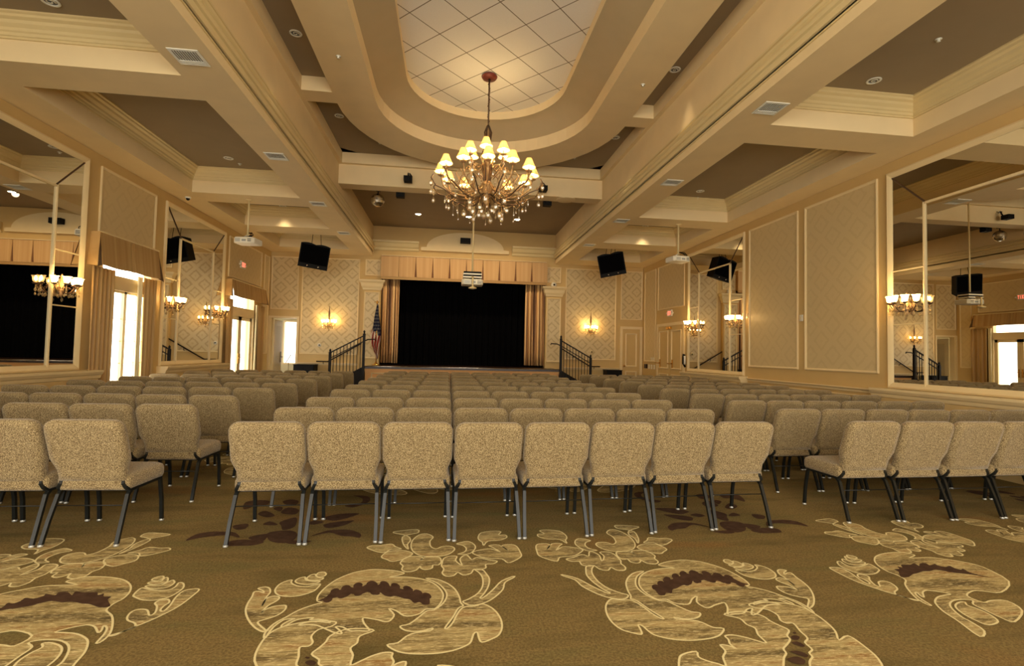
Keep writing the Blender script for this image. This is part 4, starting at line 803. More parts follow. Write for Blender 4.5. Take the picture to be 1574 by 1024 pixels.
# flag
fx, fy = -2.285, 16.62
t = thing('flag', 'american flag hanging furled from a pole on the left of the stage', 'flag', (fx, fy, SZ))
b = MB(); b.lathe([(.0, 0), (.13, 0), (.13, .02), (.06, .045), (.03, .09), (.02, .12)], 'brass', (fx, fy, SZ+.002), 16); b.build('pole_base', parent=t)
b = MB(); b.tube([(fx, fy, SZ+.1), (fx-.02, fy, 2.88)], .015, 'brass', 8); b.build('pole', parent=t)
b = MB(); b.ball((fx-.02, fy, 2.90), .03, 'brass', 6); b.lathe([(.02, .02), (.05, .05), (.002, .1)], 'brass', (fx-.02, fy, 2.89), 8)
b.tube([(fx-.02, fy, 2.93), (fx-.09, fy-.01, 2.95), (fx-.11, fy, 2.92)], .009, 'brass', 6); b.build('finial', parent=t)
def flagw(s):   # left, right extents by height parameter
    L = [(0, .01), (.25, .07), (.45, .10), (.6, .16), (.75, .14), (.9, .06), (1, .0)]; R = [(0, .03), (.2, .05), (.4, .10), (.6, .13), (.8, .10), (.95, .08), (1, .05)]
    def it(T):
        for (a, va), (c, vc) in zip(T, T[1:]):
            if s <= c: return va+(vc-va)*(s-a)/(c-a)
        return T[-1][1]
    return it(L), it(R)
rows, cols = 30, 40; vs = []
for j in range(rows+1):
    s = j/rows; l, r_ = flagw(s); z = 2.86-s*1.62
    for i in range(cols+1):
        u = i/cols; x = fx-.01+(-l+(l+r_)*u)*1.12; yy = fy-.03-.05*math.sin(2*PI*3*u+1.5*s)*(.3+s)-.02
        vs.append((x, yy, z-(.16*u if s > .5 else 0)*(s-.5)*2))
b1, b2 = MB(), MB()
for j in range(rows):
    for i in range(cols):
        s, u = (j+.5)/rows, (i+.5)/cols; q = (j*(cols+1)+i, j*(cols+1)+i+1, (j+1)*(cols+1)+i+1, (j+1)*(cols+1)+i)
        if s < .50+.12*u:
            st = (i*7+j*3) % 5 == 0 and j % 2 == 0
            m = 'flag_white' if st else 'flag_blue'; B = b1
        else: m = ('red_stripe', 'flag_white')[int((u*6.5+s*5)) % 2]; B = b2
        B.add([vs[k] for k in q], [(0, 1, 2, 3)], m, True)
for B, nm in ((b1, 'canton'), (b2, 'stripes')):
    o = B.build(nm, parent=t)
b = MB(); b.add([(p[0]*.999+.0, p[1]+.02, p[2]) for p in vs], [(j*(cols+1)+i, j*(cols+1)+i+1, (j+1)*(cols+1)+i+1, (j+1)*(cols+1)+i) for j in range(rows) for i in range(cols)], 'red_stripe', True); b.build('flag_lining', parent=t)
# low cabinets
for x0, x1, side in ((-3.96, -3.44, 'left'), (4.40, 4.84, 'right')):
    t = thing('low_cabinet', 'low black cabinet on the floor by the back wall, %s of the stage' % side, 'cabinet', rp((x0+x1)/2, YB-.25, ZF), 'low black cabinets beside the stage')
    pass
    b = MB(True); b.box(x0, x1, YB-.42, YB-.06, ZF+.03, .965, 'black'); b.build('body', parent=t, bevel=.01)
    b = MB(True); b.box(x0-.01, x1+.01, YB-.43, YB-.05, .965, .985, 'black'); b.build('top', parent=t)
    for k in range(2):
        b = MB(True); xm = x0+.02+k*(x1-x0-.02)/2; b.box(xm, xm+(x1-x0-.06)/2, YB-.43, YB-.42, ZF+.06, .93, 'black'); b.build('door', parent=t)

# ------------------------------------------------------------------ wall sconces (metres, local: wall plane x=0, pointing +x)
def crystal(b, c, h, r, m='crystal', n=6):
    b.lathe([(.0006, -h/2), (r*.75, -h*.28), (r, -.05*h), (r*.55, h*.25), (.0008, h/2)], m, c, n, smooth=False)
def make_sconce(name, loc, rot, label):
    t = thing(name, label, 'sconce', loc, 'crystal wall sconces')
    def P(mb, nm, par=None):
        o = mb.build(nm, parent=par or t) if par is None else mb.build(nm, parent=par)
        return o
    LOC[t] = (0, 0, 0)
    b = MB(); M = Matrix.Rotation(PI/2, 4, 'Y')
    b.lathe([(.0, .03), (.035, .03), (.05, .022), (.055, .008), (.055, 0)], 'bronze', (0, 0, 0), 14, M=M)
    b.lathe([(.004, .20), (.02, .16), (.012, .12), (.028, .08), (.03, .0), (.03, -.05), (.02, -.09), (.026, -.11), (.004, -.14)], 'bronze', (.045, 0, 0), 10); b.build('back_plate', parent=t)
    for k in range(5):
        a = -1.2+.6*k; b.tube([(.05, 0, .10), (.05+.04*math.cos(a), .04*math.sin(a), .20), (.05+.09*math.cos(a), .09*math.sin(a), .24), (.05+.08*math.cos(a), .08*math.sin(a), .20)], .007, 'bronze', 5)
    b = MB() if False else b
    for an in (-80, -40, 0, 40, 80):
        a = math.radians(an); dx, dy = math.cos(a), math.sin(a); R = .20
        b = MB(); b.tube([(.05, 0, -.03), (.05+dx*.06, dy*.06, -.085), (.05+dx*.13, dy*.13, -.075), (.05+dx*.18, dy*.18, -.02), (.05+dx*R, dy*R, .03)], .008, 'dark_bronze', 6)
        b.tube([(.05, 0, -.05), (.05+dx*.05, dy*.05, .0), (.05+dx*.10, dy*.10, .0), (.05+dx*.11, dy*.11, -.03)], .005, 'dark_bronze', 5)
        cx, cy = .05+dx*R, dy*R
        b.lathe([(.008, .02), (.038, .035), (.042, .045), (.018, .05)], 'dark_bronze', (cx, cy, 0), 12); arm = b.build('arm', parent=t)
        b = MB(); rings = []
        for r, z in ((.022, .05), (.036, .072), (.040, .10), (.043, .125), (.058, .150)):
            rings.append([(cx+(r*(1+.08*math.cos(6*q*2*PI/24) if r > .045 else r/r))*math.cos(q*2*PI/24) if False else cx+r*(1+(.10 if r > .06 else .03)*math.cos(6*q*2*PI/24))*math.cos(q*2*PI/24), cy+r*(1+(.10 if r > .06 else .03)*math.cos(6*q*2*PI/24))*math.sin(q*2*PI/24), z) for q in range(24)])
        b.loft(rings, 'shade_glass', smooth=True); b.build('glass_shade', parent=t)
        b = MB(); b.tube([(cx, cy, .045), (cx, cy, .075)], .010, 'white_plastic', 6); b.build('candle', parent=t)
        b = MB(); b.lathe([(.001, .075), (.013, .09), (.016, .105), (.009, .13), (.001, .145)], 'sconce_bulb', (cx, cy, 0), 8); b.build('bulb', parent=t)
        b = MB(); crystal(b, (cx, cy, -.05), .08, .019); crystal(b, (cx, cy, -.115), .05, .014); crystal(b, (cx-dx*.08, cy-dy*.08, -.12), .07, .017); b.tube([(cx, cy, -.012), (cx, cy, .03)], .0015, 'brass', 4, cap=False); b.build('crystal_drop', parent=t)
    b = MB(); crystal(b, (.06, 0, -.18), .08, .018); b.tube([(.06, 0, -.14), (.06, 0, -.10)], .002, 'brass', 4); b.build('crystal_drop', parent=t)
    t.rotation_euler = (0, 0, rot)
    return t
S0 = rp(XL+.01, 6.78, 2.08)
sc = make_sconce('wall_sconce', S0, 0, 'crystal sconce on the large mirror at the far left of the photo')
def add_sconce(p, rot, label):
    c = copy_tree(sc); c.location = p; c.rotation_euler = (0, 0, rot); c['label'] = label; return c
add_sconce(rp(XL+.01, 9.28, 2.10), 0, 'crystal sconce on the near edge strip of the mirror between the two left windows')
add_sconce(rp(XL+.01, 11.02, 2.10), 0, 'crystal sconce on the far edge strip of the mirror between the two left windows')
add_sconce(rp(XR-.01, 5.52, 2.08), PI, 'crystal sconce on the large mirror at the far right of the photo')
add_sconce(rp(XR-.01, 9.24, 2.10), PI, 'crystal sconce on the near edge of the mirror beside the right double doors')
add_sconce(rp(XR-.01, 10.98, 2.10), PI, 'crystal sconce on the far edge of the mirror nearest the right double doors')
def spire(c):
    b = MB(); b.lathe([(.004, .62), (.012, .50), (.026, .36), (.032, .28), (.02, .20), (.03, .17), (.006, .15)], 'dark_bronze', (.05, 0, 0), 10); o = b.build('spire', loc=Vector((0, 0, 0))); o.parent = c
spire(add_sconce(rp(-3.19, YB-.02, 2.06), -PI/2, 'crystal sconce glowing on the patterned back wall left of the stage'))
spire(add_sconce(rp(4.02, YB-.02, 2.10), -PI/2, 'crystal sconce glowing on the patterned back wall right of the stage'))

# ------------------------------------------------------------------ chandelier (room units)
CX, CY = .485, 7.15
t = thing('chandelier', 'large bronze crystal chandelier with cream shades hanging from the oval ceiling', 'chandelier', rp(CX, CY, 3.37))
def C(r, a, z): return (CX+r*math.cos(a), CY+r*math.sin(a), z)
b = MB(True); b.lathe([(.0, 5.395), (.10, 5.395), (.115, 5.375), (.10, 5.35), (.02, 5.34)], 'canopy_red', (CX, CY, 0), 20); b.build('canopy', parent=t)
b = MB(True); b.tube([(CX, CY, 5.35), (CX, CY, 4.62)], .012, 'dark_bronze', 8)
for k in range(22): b.tube([(CX+.017*math.cos(k*1.3), CY+.017*math.sin(k*1.3), 5.33-.032*k), (CX+.017*math.cos(k*1.3+2), CY+.017*math.sin(k*1.3+2), 5.30-.032*k)], .006, 'dark_bronze', 4)
b.build('stem', parent=t)
b = MB(True)
for k in range(6):
    a = k*PI/3; b.tube([C(.012, a, 4.66), C(.05, a, 4.56), C(.03, a, 4.40), C(.09, a, 4.20), C(.05, a, 3.98), C(.035, a, 3.72)], .011, 'dark_bronze', 6)
b.lathe([(.01, 4.64), (.03, 4.60), (.02, 4.45), (.04, 4.2), (.055, 3.98), (.04, 3.86), (.085, 3.80), (.10, 3.74), (.06, 3.66), (.03, 3.60), (.05, 3.55), (.01, 3.50)], 'bronze', (CX, CY, 0), 14); b.build('central_column', parent=t)
def shade_set(r, a, zs, k):
    b = MB(True); b.lathe([(.090, zs-.062), (.086, zs-.048), (.060, zs+.005), (.040, zs+.062)], 'lamp_shade_fabric', C(r, a, 0), 18); b.build('lamp_shade', parent=t)
    b = MB(True); b.tube([C(r, a, zs-.12), C(r, a, zs-.05)], .012, 'white_plastic', 6); b.build('candle', parent=t)
    b = MB(True); b.lathe([(.001, zs-.05), (.014, zs-.035), (.018, zs-.015), (.010, zs+.01), (.001, zs+.03)], 'bulb', C(r, a, 0), 8); b.build('bulb', parent=t)
for k in range(12):
    a = k*PI/6-.05; R = .655; z = 4.02
    b = MB(True); b.tube([C(.05, a, 3.82), C(.16, a, 3.70), C(.32, a, 3.62), C(.50, a, 3.66), C(.62, a, 3.76), C(R, a, 3.90)], .011, 'bronze', 6)
    b.tube([C(.10, a, 3.90), C(.20, a, 4.02), C(.32, a, 4.0), C(.38, a, 3.88), C(.30, a, 3.80), C(.24, a, 3.86)], .008, 'bronze', 5)
    b.tube([C(.50, a, 3.66), C(.58, a, 3.60), C(.52, a, 3.54), C(.46, a, 3.58)], .007, 'bronze', 5)
    b.tube([C(.34, a, 3.62), C(.42, a, 3.74), C(.50, a, 3.86), C(.44, a, 3.94), C(.38, a, 3.86), C(.43, a, 3.82)], .007, 'bronze', 5)
    b.lathe([(.006, 3.885), (.045, 3.90), (.05, 3.912), (.015, 3.915)], 'bronze', C(R, a, 0), 10); b.build('arm', parent=t); shade_set(R, a, z, k)
    a2 = a+PI/12; R2 = .80
    b = MB(True); b.tube([C(.06, a2, 3.66), C(.25, a2, 3.54), C(.45, a2, 3.56), C(.62, a2, 3.66), C(.74, a2, 3.70), C(R2, a2, 3.80), C(.77, a2, 3.85)], .009, 'dark_bronze', 5); b.build('scroll_arm', parent=t)
    b = MB(True); crystal(b, C(R2, a2, 3.73), .11, .034); crystal(b, C(R2, a2, 3.61), .10, .028); b.tube([C(R2, a2, 3.67), C(R2, a2, 3.80)], .002, 'brass', 4)
    crystal(b, C(.60, a2, 3.50), .07, .018); b.tube([C(.60, a2, 3.46), C(.60, a2, 3.65)], .0025, 'chrome', 4)
    b.tube([C(.47, a, 3.36), C(.47, a, 3.60)], .0035, 'crystal', 5); crystal(b, C(.47, a, 3.35), .05, .014); b.build('crystal_drop', parent=t)
for k in range(6):
    a = k*PI/3-PI/2-.15; R = .27
    b = MB(True); b.tube([C(.05, a, 4.10), C(.14, a, 4.02), C(.23, a, 4.06), C(R, a, 4.18)], .010, 'bronze', 6)
    b.lathe([(.006, 4.165), (.04, 4.18), (.045, 4.19), (.015, 4.195)], 'bronze', C(R, a, 0), 10); b.build('arm', parent=t); shade_set(R, a, 4.31, k)
    b = MB(True); crystal(b, C(R, a, 4.08), .09, .022); crystal(b, C(.2, a+.5, 3.9), .09, .02); b.build('crystal_drop', parent=t)
for k in range(20):
    a = k*2.4; R = .08+.26*math.sqrt(k/20); z = 3.52-.07*(k % 3)-.10*(1-R/.34)
    b = MB(True); crystal(b, C(R, a, z), .13, .038); b.tube([C(R, a, z+.05), C(R*.9, a, 3.70)], .002, 'brass', 4); b.build('crystal_drop', parent=t)

# ------------------------------------------------------------------ ceiling fittings
def vent_proto(loc, label):
    t = thing('air_vent', label, 'vent', loc, 'white air vents along the main beams'); LOC[t] = (0, 0, 0)
    w, l = .155, .155
    b = MB(); b.frame('Z', 0, -w, w, -l, l, [(0, -.002), (.0, -.010), (.03, -.012), (.03, -.002)], 'vent_white'); b.build('frame', parent=t)
    b = MB(); b.box(-w+.03, w-.03, -l+.03, l-.03, -.004, -.002, 'vent_dark'); b.build('backing', parent=t)
    b = MB()
    for i in range(9):
        x = -w+.05+i*(2*w-.1)/8; b.box(x-.003, x+.003, -l+.03, l*.35, -.012, -.004, 'vent_white')
    for i in range(3): b.box(-w+.03, w-.03, l*.42+i*.03, l*.42+i*.03+.014, -.013, -.004, 'vent_white')
    b.build('louvers', parent=t); return t
vy = [(4.72, 'nearest the camera'), (7.02, 'second from the camera'), (9.22, 'third from the camera'), (11.44, 'farthest, near the stage')]
vp = None
for side, x in (('left', -2.352), ('right', 3.205)):
    for y, w in vy:
        lab = 'white air vent under the %s main beam, %s' % (side, w)
        if vp is None: vp = vent_proto(rp(x, y, ZS), lab)
        else: c = copy_tree(vp); c.location = rp(x, y, ZS); c['label'] = lab
def light_proto(loc, label, r=.085):
    t = thing('recessed_light', label, 'ceiling light', loc, 'round recessed ceiling lights'); LOC[t] = (0, 0, 0)
    b = MB(); b.lathe([(r, -.001), (r*1.03, -.006), (r*1.0, -.012), (r*.74, -.012), (r*.70, -.004)], 'vent_white', (0, 0, 0), 24); b.build('trim_ring', parent=t)
    b = MB(); b.lathe([(.001, -.003), (r*.70, -.003)], 'vent_dark', (0, 0, 0), 24)
    b.tube([(r*(.15+.04*k)*math.cos(k*.6), r*(.15+.04*k)*math.sin(k*.6), -.010) for k in range(12)], .006, 'white_plastic', 5); b.build('lamp', parent=t); return t
lp = None; SPOTS = []
ll = [(-3.50, 4.74, 4.36, 'left coffer nearest the camera'), (-3.50, 8.32, 4.36, 'second left coffer'), (-3.50, 10.95, 4.36, 'third left coffer, above the left projector'),
      (4.38, 4.72, 4.36, 'right coffer nearest the camera'), (4.38, 8.43, 4.36, 'second right coffer'), (4.38, 10.95, 4.36, 'third right coffer, above the right projector'),
      (-1.86, 6.03, 5.07, 'dark strip left of the oval ceiling'), (2.78, 6.03, 5.07, 'dark strip right of the oval ceiling'), (-1.80, 8.10, 5.07, 'dark corner left of the chandelier'), (2.70, 8.11, 5.07, 'dark corner right of the chandelier'),
      (.47, 5.45, 5.40, 'white tiled oval in front of the chandelier')]
for x, y, z, w in ll:
    lab = 'white recessed light in the %s' % w; p = rp(x, y, z)-Vector((0, 0, .001))
    if lp is None: lp = light_proto(p, lab)
    else: c = copy_tree(lp); c.location = p; c['label'] = lab
    SPOTS.append((x, y, z))
for x, w in ((-.83, 'left'), (.42, 'middle'), (1.65, 'right')):
    t = thing('recessed_light', 'lit recessed light above the stage arch, %s of three' % w, 'ceiling light', rp(x, 12.65, 4.80), 'lit lights above the stage'); LOC[t] = (0, 0, 0)
    b = MB(); b.lathe([(.10, -.001), (.105, -.008), (.085, -.012), (.078, -.004)], 'vent_white', (0, 0, 0), 20); b.build('trim_ring', parent=t)
    b = MB(); b.lathe([(.001, -.006), (.078, -.006)], 'lamp_lit', (0, 0, 0), 20); b.build('lamp', parent=t)
# sprinkler heads
sp = [(-1.385, 6.08, 4.87, 'left side of the oval ring'), (2.38, 6.09, 4.87, 'right side of the oval ring'), (-1.30, 9.04, 5.07, 'dark ceiling left of the chandelier'), (2.24, 9.09, 5.07, 'dark ceiling right of the chandelier'),
      (4.38, 4.01, 4.36, 'right coffer nearest the camera'), (-3.42, 8.55, 4.36, 'second left coffer'), (4.52, 8.80, 4.36, 'second right coffer')]
s0 = None
for x, y, z, w in sp:
    p = rp(x, y, z); lab = 'small sprinkler head in the %s' % w
    if s0 is None:
        b = MB(); b.lathe([(.0, -.002), (.035, -.002), (.035, -.006), (.012, -.008), (.012, -.025), (.022, -.03), (.0, -.032)], 'vent_white', (0, 0, 0), 12); s0 = b.build('sprinkler', loc=Vector((0, 0, 0))); s0.location = p; tag(s0, lab, 'sprinkler', 'ceiling sprinklers')
    else: c = s0.copy(); COL.objects.link(c); c.location = p; c['label'] = lab
b = MB(True); b.ball((-4.52, 9.255, ZS-.03), .03, 'black', 6); b.lathe([(.0, ZS-.001), (.045, ZS-.001), (.045, ZS-.02), (.02, ZS-.024)], 'vent_white', (-4.52, 9.255, 0), 12); tag(b.build('dome_camera'), 'tiny dome camera under the left wall soffit', 'camera')
b = MB(True); b.lathe([(.0, 4.499), (.19, 4.499), (.19, 4.49), (.175, 4.486), (.0, 4.486)], 'beam_paint', (2.26, 9.84, 0), 28); tag(b.build('ceiling_speaker'), 'round tan speaker grille under the cross beam right of the chandelier', 'speaker')

# ------------------------------------------------------------------ projectors
def projector(cx, cy, z0, ztop, label, yaw=0, w=.36, d=.30, h=.10):
    t = thing('projector', label, 'projector', rp(cx, cy, z0), 'ceiling projectors'); o = rp(cx, cy, z0); M = Matrix.Translation(o) @ Matrix.Rotation(yaw, 4, 'Z')
    b = MB(); W, D, Hh = w*K/2, d*K/2, h*K
    lo = [(-W, -D*.7), (-W*.8, -D), (W*.8, -D), (W, -D*.7), (W, D), (-W, D)]
    b.loft([[tuple(M @ Vector((x*s, y*s, z))) for x, y in lo] for s, z in ((.96, 0), (1, .015), (1, Hh*.8), (.94, Hh))], 'white_plastic', cap=True); b.build('body', parent=t)
    b = MB()
    for k in range(5): b.obox(M, -W*.75, -W*.25, -D-.006, -D-.001, Hh*(.2+.12*k), Hh*(.25+.12*k), 'grey_plastic')
    for k in range(4): b.obox(M, W*.45, W*.8, -D-.004, -D-.0, Hh*(.2+.15*k), Hh*(.26+.15*k), 'black')
    b.obox(M, -W*.1, W*.3, -D-.004, -D, Hh*.25, Hh*.6, 'grey_plastic'); b.build('vent_grille', parent=t)
    b = MB(); b.tube([M @ Vector((0, D, Hh*.5)), M @ Vector((0, D+.05, Hh*.5))], .05, 'glass_dark', 14); b.build('lens', parent=t)
    b = MB(); b.obox(M, -.07, .07, -.07, .07, Hh, Hh+.03, 'black'); b.tube([M @ Vector((-.07, .0, Hh+.03)), M @ Vector((-.02, 0, Hh+.07)), M @ Vector((.03, 0, Hh+.07))], .012, 'white_plastic', 6); b.build('mount', parent=t)
    top = rp(cx, cy, ztop); b = MB(); b.tube([M @ Vector((0, 0, Hh+.02)), top], .02, 'crown_paint', 10); b.build('pole', parent=t)
    b = MB(); b.lathe([(.0, -.001), (.06, -.001), (.06, -.02), (.02, -.03)], 'crown_paint', top, 14); b.build('ceiling_plate', parent=t)
    b = MB()
    for k, s in enumerate((.06, .09, .12)): b.tube([M @ Vector((.02, .0, Hh+.12)), M @ Vector((s, -.03*k, Hh+.11)), M @ Vector((s+.05, -D*.5, Hh+.05)), M @ Vector((s*1.1, -D*.85, Hh*.9))], .008, 'black', 6)
    b.build('cable', parent=t); return t
projector(-3.50, 9.20, 3.18, ZS, 'white projector hanging below the left cross beam by the exit sign', yaw=-.15)
projector(4.36, 9.24, 3.22, ZS, 'white projector hanging below the right cross beam', yaw=.15)
tp = projector(.40, 9.25, 2.62, 4.87, 'white projector on a long pole in front of the stage valance', w=.385)
b = MB(True)
for z in (2.745, 2.80): b.box(.23, .57, 9.12, 9.36, z, z+.025, 'white_plastic')
b.box(.24, .56, 9.13, 9.35, 2.77, 2.80, 'black'); b.box(.24, .56, 9.13, 9.35, 2.825, 2.86, 'black'); b.build('equipment_box', parent=tp)
b = MB(True); b.tube([(.40, 9.02, 2.55), (.40, 9.02, 2.74), (.40, 9.12, 2.76)], .017, 'crown_paint', 8); b.lathe([(.0, 2.52), (.07, 2.535), (.075, 2.55), (.02, 2.57)], 'crown_paint', (.40, 9.02, 0), 14); b.build('lower_bracket', parent=tp)

# ------------------------------------------------------------------ loudspeakers
def loudspeaker(c, roll, yaw, label, rods):
    t = thing('loudspeaker', label, 'loudspeaker', c, 'black loudspeakers hung beside the stage')
    M = Matrix.Translation(c) @ Matrix.Rotation(yaw, 4, 'Z') @ Matrix.Rotation(math.radians(12), 4, 'X') @ Matrix.Rotation(roll, 4, 'Y')
    W, Hh, D = .40, .34, .2
    fr = [(-W, -Hh), (W, -Hh)]+[(W-(2*W)*i/16, Hh+.035*abs(math.sin(2*PI*i/16))-(.0 if 1 else 0)) for i in range(17)]
    b = MB(); b.loft([[tuple(M @ Vector((x, -D, z))) for x, z in fr], [tuple(M @ Vector((x*.72, D, z*.9))) for x, z in fr]], 'black', cap=True); b.build('cabinet', parent=t)
    b = MB(); b.obox(M, -W+.03, W-.03, -D-.008, -D-.001, -Hh+.12, Hh-.02, 'black_velvet'); b.build('grille', parent=t)
    for x in (-.15, .15):
        b = MB(); b.tube([M @ Vector((x, -D-.001, -Hh+.06)), M @ Vector((x, -D-.012, -Hh+.06))], .02, 'chrome', 10); b.build('port', parent=t)
    for x, dx in rods:
        b = MB(); b.tube([M @ Vector((x, 0, Hh)), Vector((c[0]+x+dx, c[1], rz(4.35)))], .008, 'black_iron', 6); b.build('hanging_rod', parent=t)
loudspeaker(rp(-3.235, 12.5, 3.60), math.radians(7), .25, 'black loudspeaker tilted on rods left of the stage', ((-.12, .08), (.14, .0)))
loudspeaker(rp(4.10, 12.5, 3.72), math.radians(-11), -.27, 'black loudspeaker tilted on rods right of the stage', ((-.12, .0), (.03, .03), (.16, -.02)))
b = MB(True); b.box(.25, .53, YB-.22, YB-.073, 4.40, 4.54, 'black'); b.box(.37, .41, YB-.08, YB-.071, 4.44, 4.5, 'black_iron'); tag(b.build('arch_speaker'), 'small black box speaker inside the arch above the stage', 'speaker')
# stage spotlights on the cross beam and small boxes behind
def fixture(x, z, label, name='stage_spotlight'):
    t = thing(name, label, 'spotlight', rp(x, 9.52, z), 'black spotlights on the cross beam')
    b = MB(True); b.box(x-.075, x+.075, 9.40, 9.56, z-.10, z+.0, 'black'); b.build('lamp_head', parent=t, bevel=.008)
    b = MB(True); b.tube([(x, 9.56, z-.02), (x, 9.60, z+.06), (x-.01, 9.64, z+.12), (x-.02, 9.675, z+.10)], .014, 'black', 6); b.tube([(x+.02, 9.58, z+.10), (x+.07, 9.55, z+.02)], .010, 'black', 6); b.build('yoke', parent=t)
    b = MB(True); b.lathe([(.0, .0), (.03, .0), (.03, .02), (.0, .02)], 'chrome', (x, 9.655, z+.10), 8); b.build('clamp', parent=t)
fixture(-.83, 4.64, 'black spotlight on the cross beam left of the chandelier'); fixture(1.73, 4.62, 'black spotlight on the cross beam just right of the chandelier')
for x, w in ((-1.02, 'left'), (1.93, 'right')):
    b = MB(True); b.box(x-.08, x+.08, 10.02, 10.16, 4.42, 4.53, 'black'); b.box(x-.02, x+.02, 10.0, 10.03, 4.47, 4.6, 'black'); tag(b.build('monitor_speaker'), 'small black box mounted behind the cross beam %s of the chandelier' % w, 'speaker', 'small boxes behind the cross beam')
t = thing('mirror_ball', 'dark mirror ball hanging under the cross beam left of the chandelier', 'mirror ball', rp(-1.46, 10.15, 4.28))
b = MB(True); b.ball((-1.46, 10.15, 4.36), .13, 'chrome', 9, smooth=False); b.build('ball', parent=t)
b = MB(True); b.tube([(-1.46, 10.15, 4.46), (-1.46, 10.15, 4.56), (-1.46, 10.02, 4.58)], .012, 'black_iron', 6); b.box(-1.50, -1.42, 10.01, 10.19, 4.54, 4.57, 'black_iron'); b.build('motor_bracket', parent=t)

# ------------------------------------------------------------------ exit signs
def exit_sign(x, sgn, y, z, label):
    t = thing('exit_sign', label, 'sign', rp(x, y, z-.08), 'exit signs'); c = rp(x, y, z); d = sgn
    b = MB(); b.box(c.x+d*.004, c.x+d*.05, c.y-.15, c.y+.15, c.z-.10, c.z+.10, 'white_plastic'); b.build('housing', parent=t, bevel=.004)
    for yy in (-.19, .19):
        b = MB(); b.ball((c.x+d*.03, c.y+yy, c.z+.0), .035, 'white_plastic', 6); b.build('emergency_lamp', parent=t)
    b = MB(); X = c.x+d*.052; f = lambda u: c.y-sgn*u*1.0
    S = {'E': [(0, 0, .25, 1), (0, 0, 1, .2), (0, .4, .8, .6), (0, .8, 1, 1)], 'X': None, 'I': [(.35, 0, .65, 1)], 'T': [(.35, 0, .65, 1), (0, .8, 1, 1)]}
    lw, lh = .048, .12
    for i, ch in enumerate('EXIT'):
        o = (i-2)*.062+.007
        if S[ch]:
            for a0, z0, a1, z1 in S[ch]: b.box(X-.001*d, X+.002*d, f(-(o+a0*lw)), f(-(o+a1*lw)), c.z-lh/2+z0*lh, c.z-lh/2+z1*lh, 'exit_red')
        else:
            for s in (1, -1):
                ya, yb = o+lw*.12, o+lw*.88
                za, zb = (c.z-lh/2, c.z+lh/2) if s > 0 else (c.z+lh/2, c.z-lh/2)
                b.tube([(X, f(-ya), za), (X, f(-yb), zb)], .008, 'exit_red', 4)
    b.build('lettering', parent=t)
exit_sign(XL, 1, 12.22, 3.28, 'lit red EXIT sign over the second left window'); exit_sign(XR, -1, 12.25, 2.50, 'lit red EXIT sign over the right double doors')

# ------------------------------------------------------------------ small wall fittings
def plate(nm, box, m, label, cat, group=None):
    b = MB(True); b.box(*box, m); 
    x0, x1, y0, y1, z0, z1 = box
    if abs(x1-x0) < .03: b.box(min(x0, x1)-.004, max(x0, x1)+.004, y0+(y1-y0)*.35, y0+(y1-y0)*.65, z0+(z1-z0)*.3, z0+(z1-z0)*.7, 'crown_paint')
    tag(b.build(nm, bevel=0), label, cat, group)
plate('thermostat', (XR-.02, XR-.001, 7.40, 7.46, 2.01, 2.11), 'white_plastic', 'small white thermostat between the two large right wall panels', 'thermostat')
plate('thermostat', (XR-.02, XR-.001, 8.885, 8.935, 2.16, 2.24), 'trim_paint', 'small tan control beside the mirror next to the right wall panels', 'thermostat')
for i, (y, z, w) in enumerate(((13.28, 1.30, 'upper pair, nearer the double doors'), (13.44, 1.30, 'upper pair, nearer the corner'), (13.24, 1.10, 'lower row, nearest the double doors'), (13.42, 1.10, 'lower row, middle'), (13.60, 1.10, 'lower row, nearest the corner'))):
    plate('switch_plate', (XR-.014, XR-.001, y-.04, y+.04, z-.06, z+.06), 'white_plastic', 'white switch plate by the right corner, %s' % w, 'switch', 'switch plates by the right corner')
plate('control_box', (XR-.05, XR-.001, 13.72, 13.86, 1.05, 1.17), 'dark_wood', 'small brown box on the right wall corner beside the switch plates', 'box')
t = thing('wall_bracket', 'black wall fitting holding a pale cylinder between the double doors and mirror', 'wall fitting', rp(XR, 11.385, 1.17))
b = MB(True); b.tube([(XR-.01, 11.43, 1.43), (XR-.05, 11.43, 1.45), (XR-.07, 11.40, 1.38), (XR-.07, 11.40, 1.24), (XR-.01, 11.42, 1.16)], .022, 'black', 8); b.build('bracket', parent=t)
b = MB(True); b.tube([(XR-.035, 11.385, 1.22), (XR-.035, 11.385, 1.42)], .028, 'white_plastic', 10); b.build('cylinder', parent=t)
def rplate(x, z, r, m, label, cat, d=.02):
    b = MB(True); b.lathe([(.0, 0), (r*.4, 0.0), (r*.45, .004), (r, .004), (r, d)], m, (x, YB-d-.002, z), 18, M=Matrix.Rotation(-PI/2, 4, 'X')); b.lathe([(.0, -.003), (r*.35, -.003), (r*.35, .002)], 'black', (x, YB-d-.002, z), 12, M=Matrix.Rotation(-PI/2, 4, 'X')); tag(b.build('wall_sensor'), label, cat)
rplate(-3.43, 1.50, .05, 'white_plastic', 'small round wall fitting under the left back wall sconce', 'wall fitting')
rplate(4.07, 1.48, .05, 'crown_paint', 'small round wall fitting under the right back wall sconce', 'wall fitting')
rplate(2.93, 3.36, .075, 'white_plastic', 'round white speaker above the capital right of the stage', 'speaker', .06)

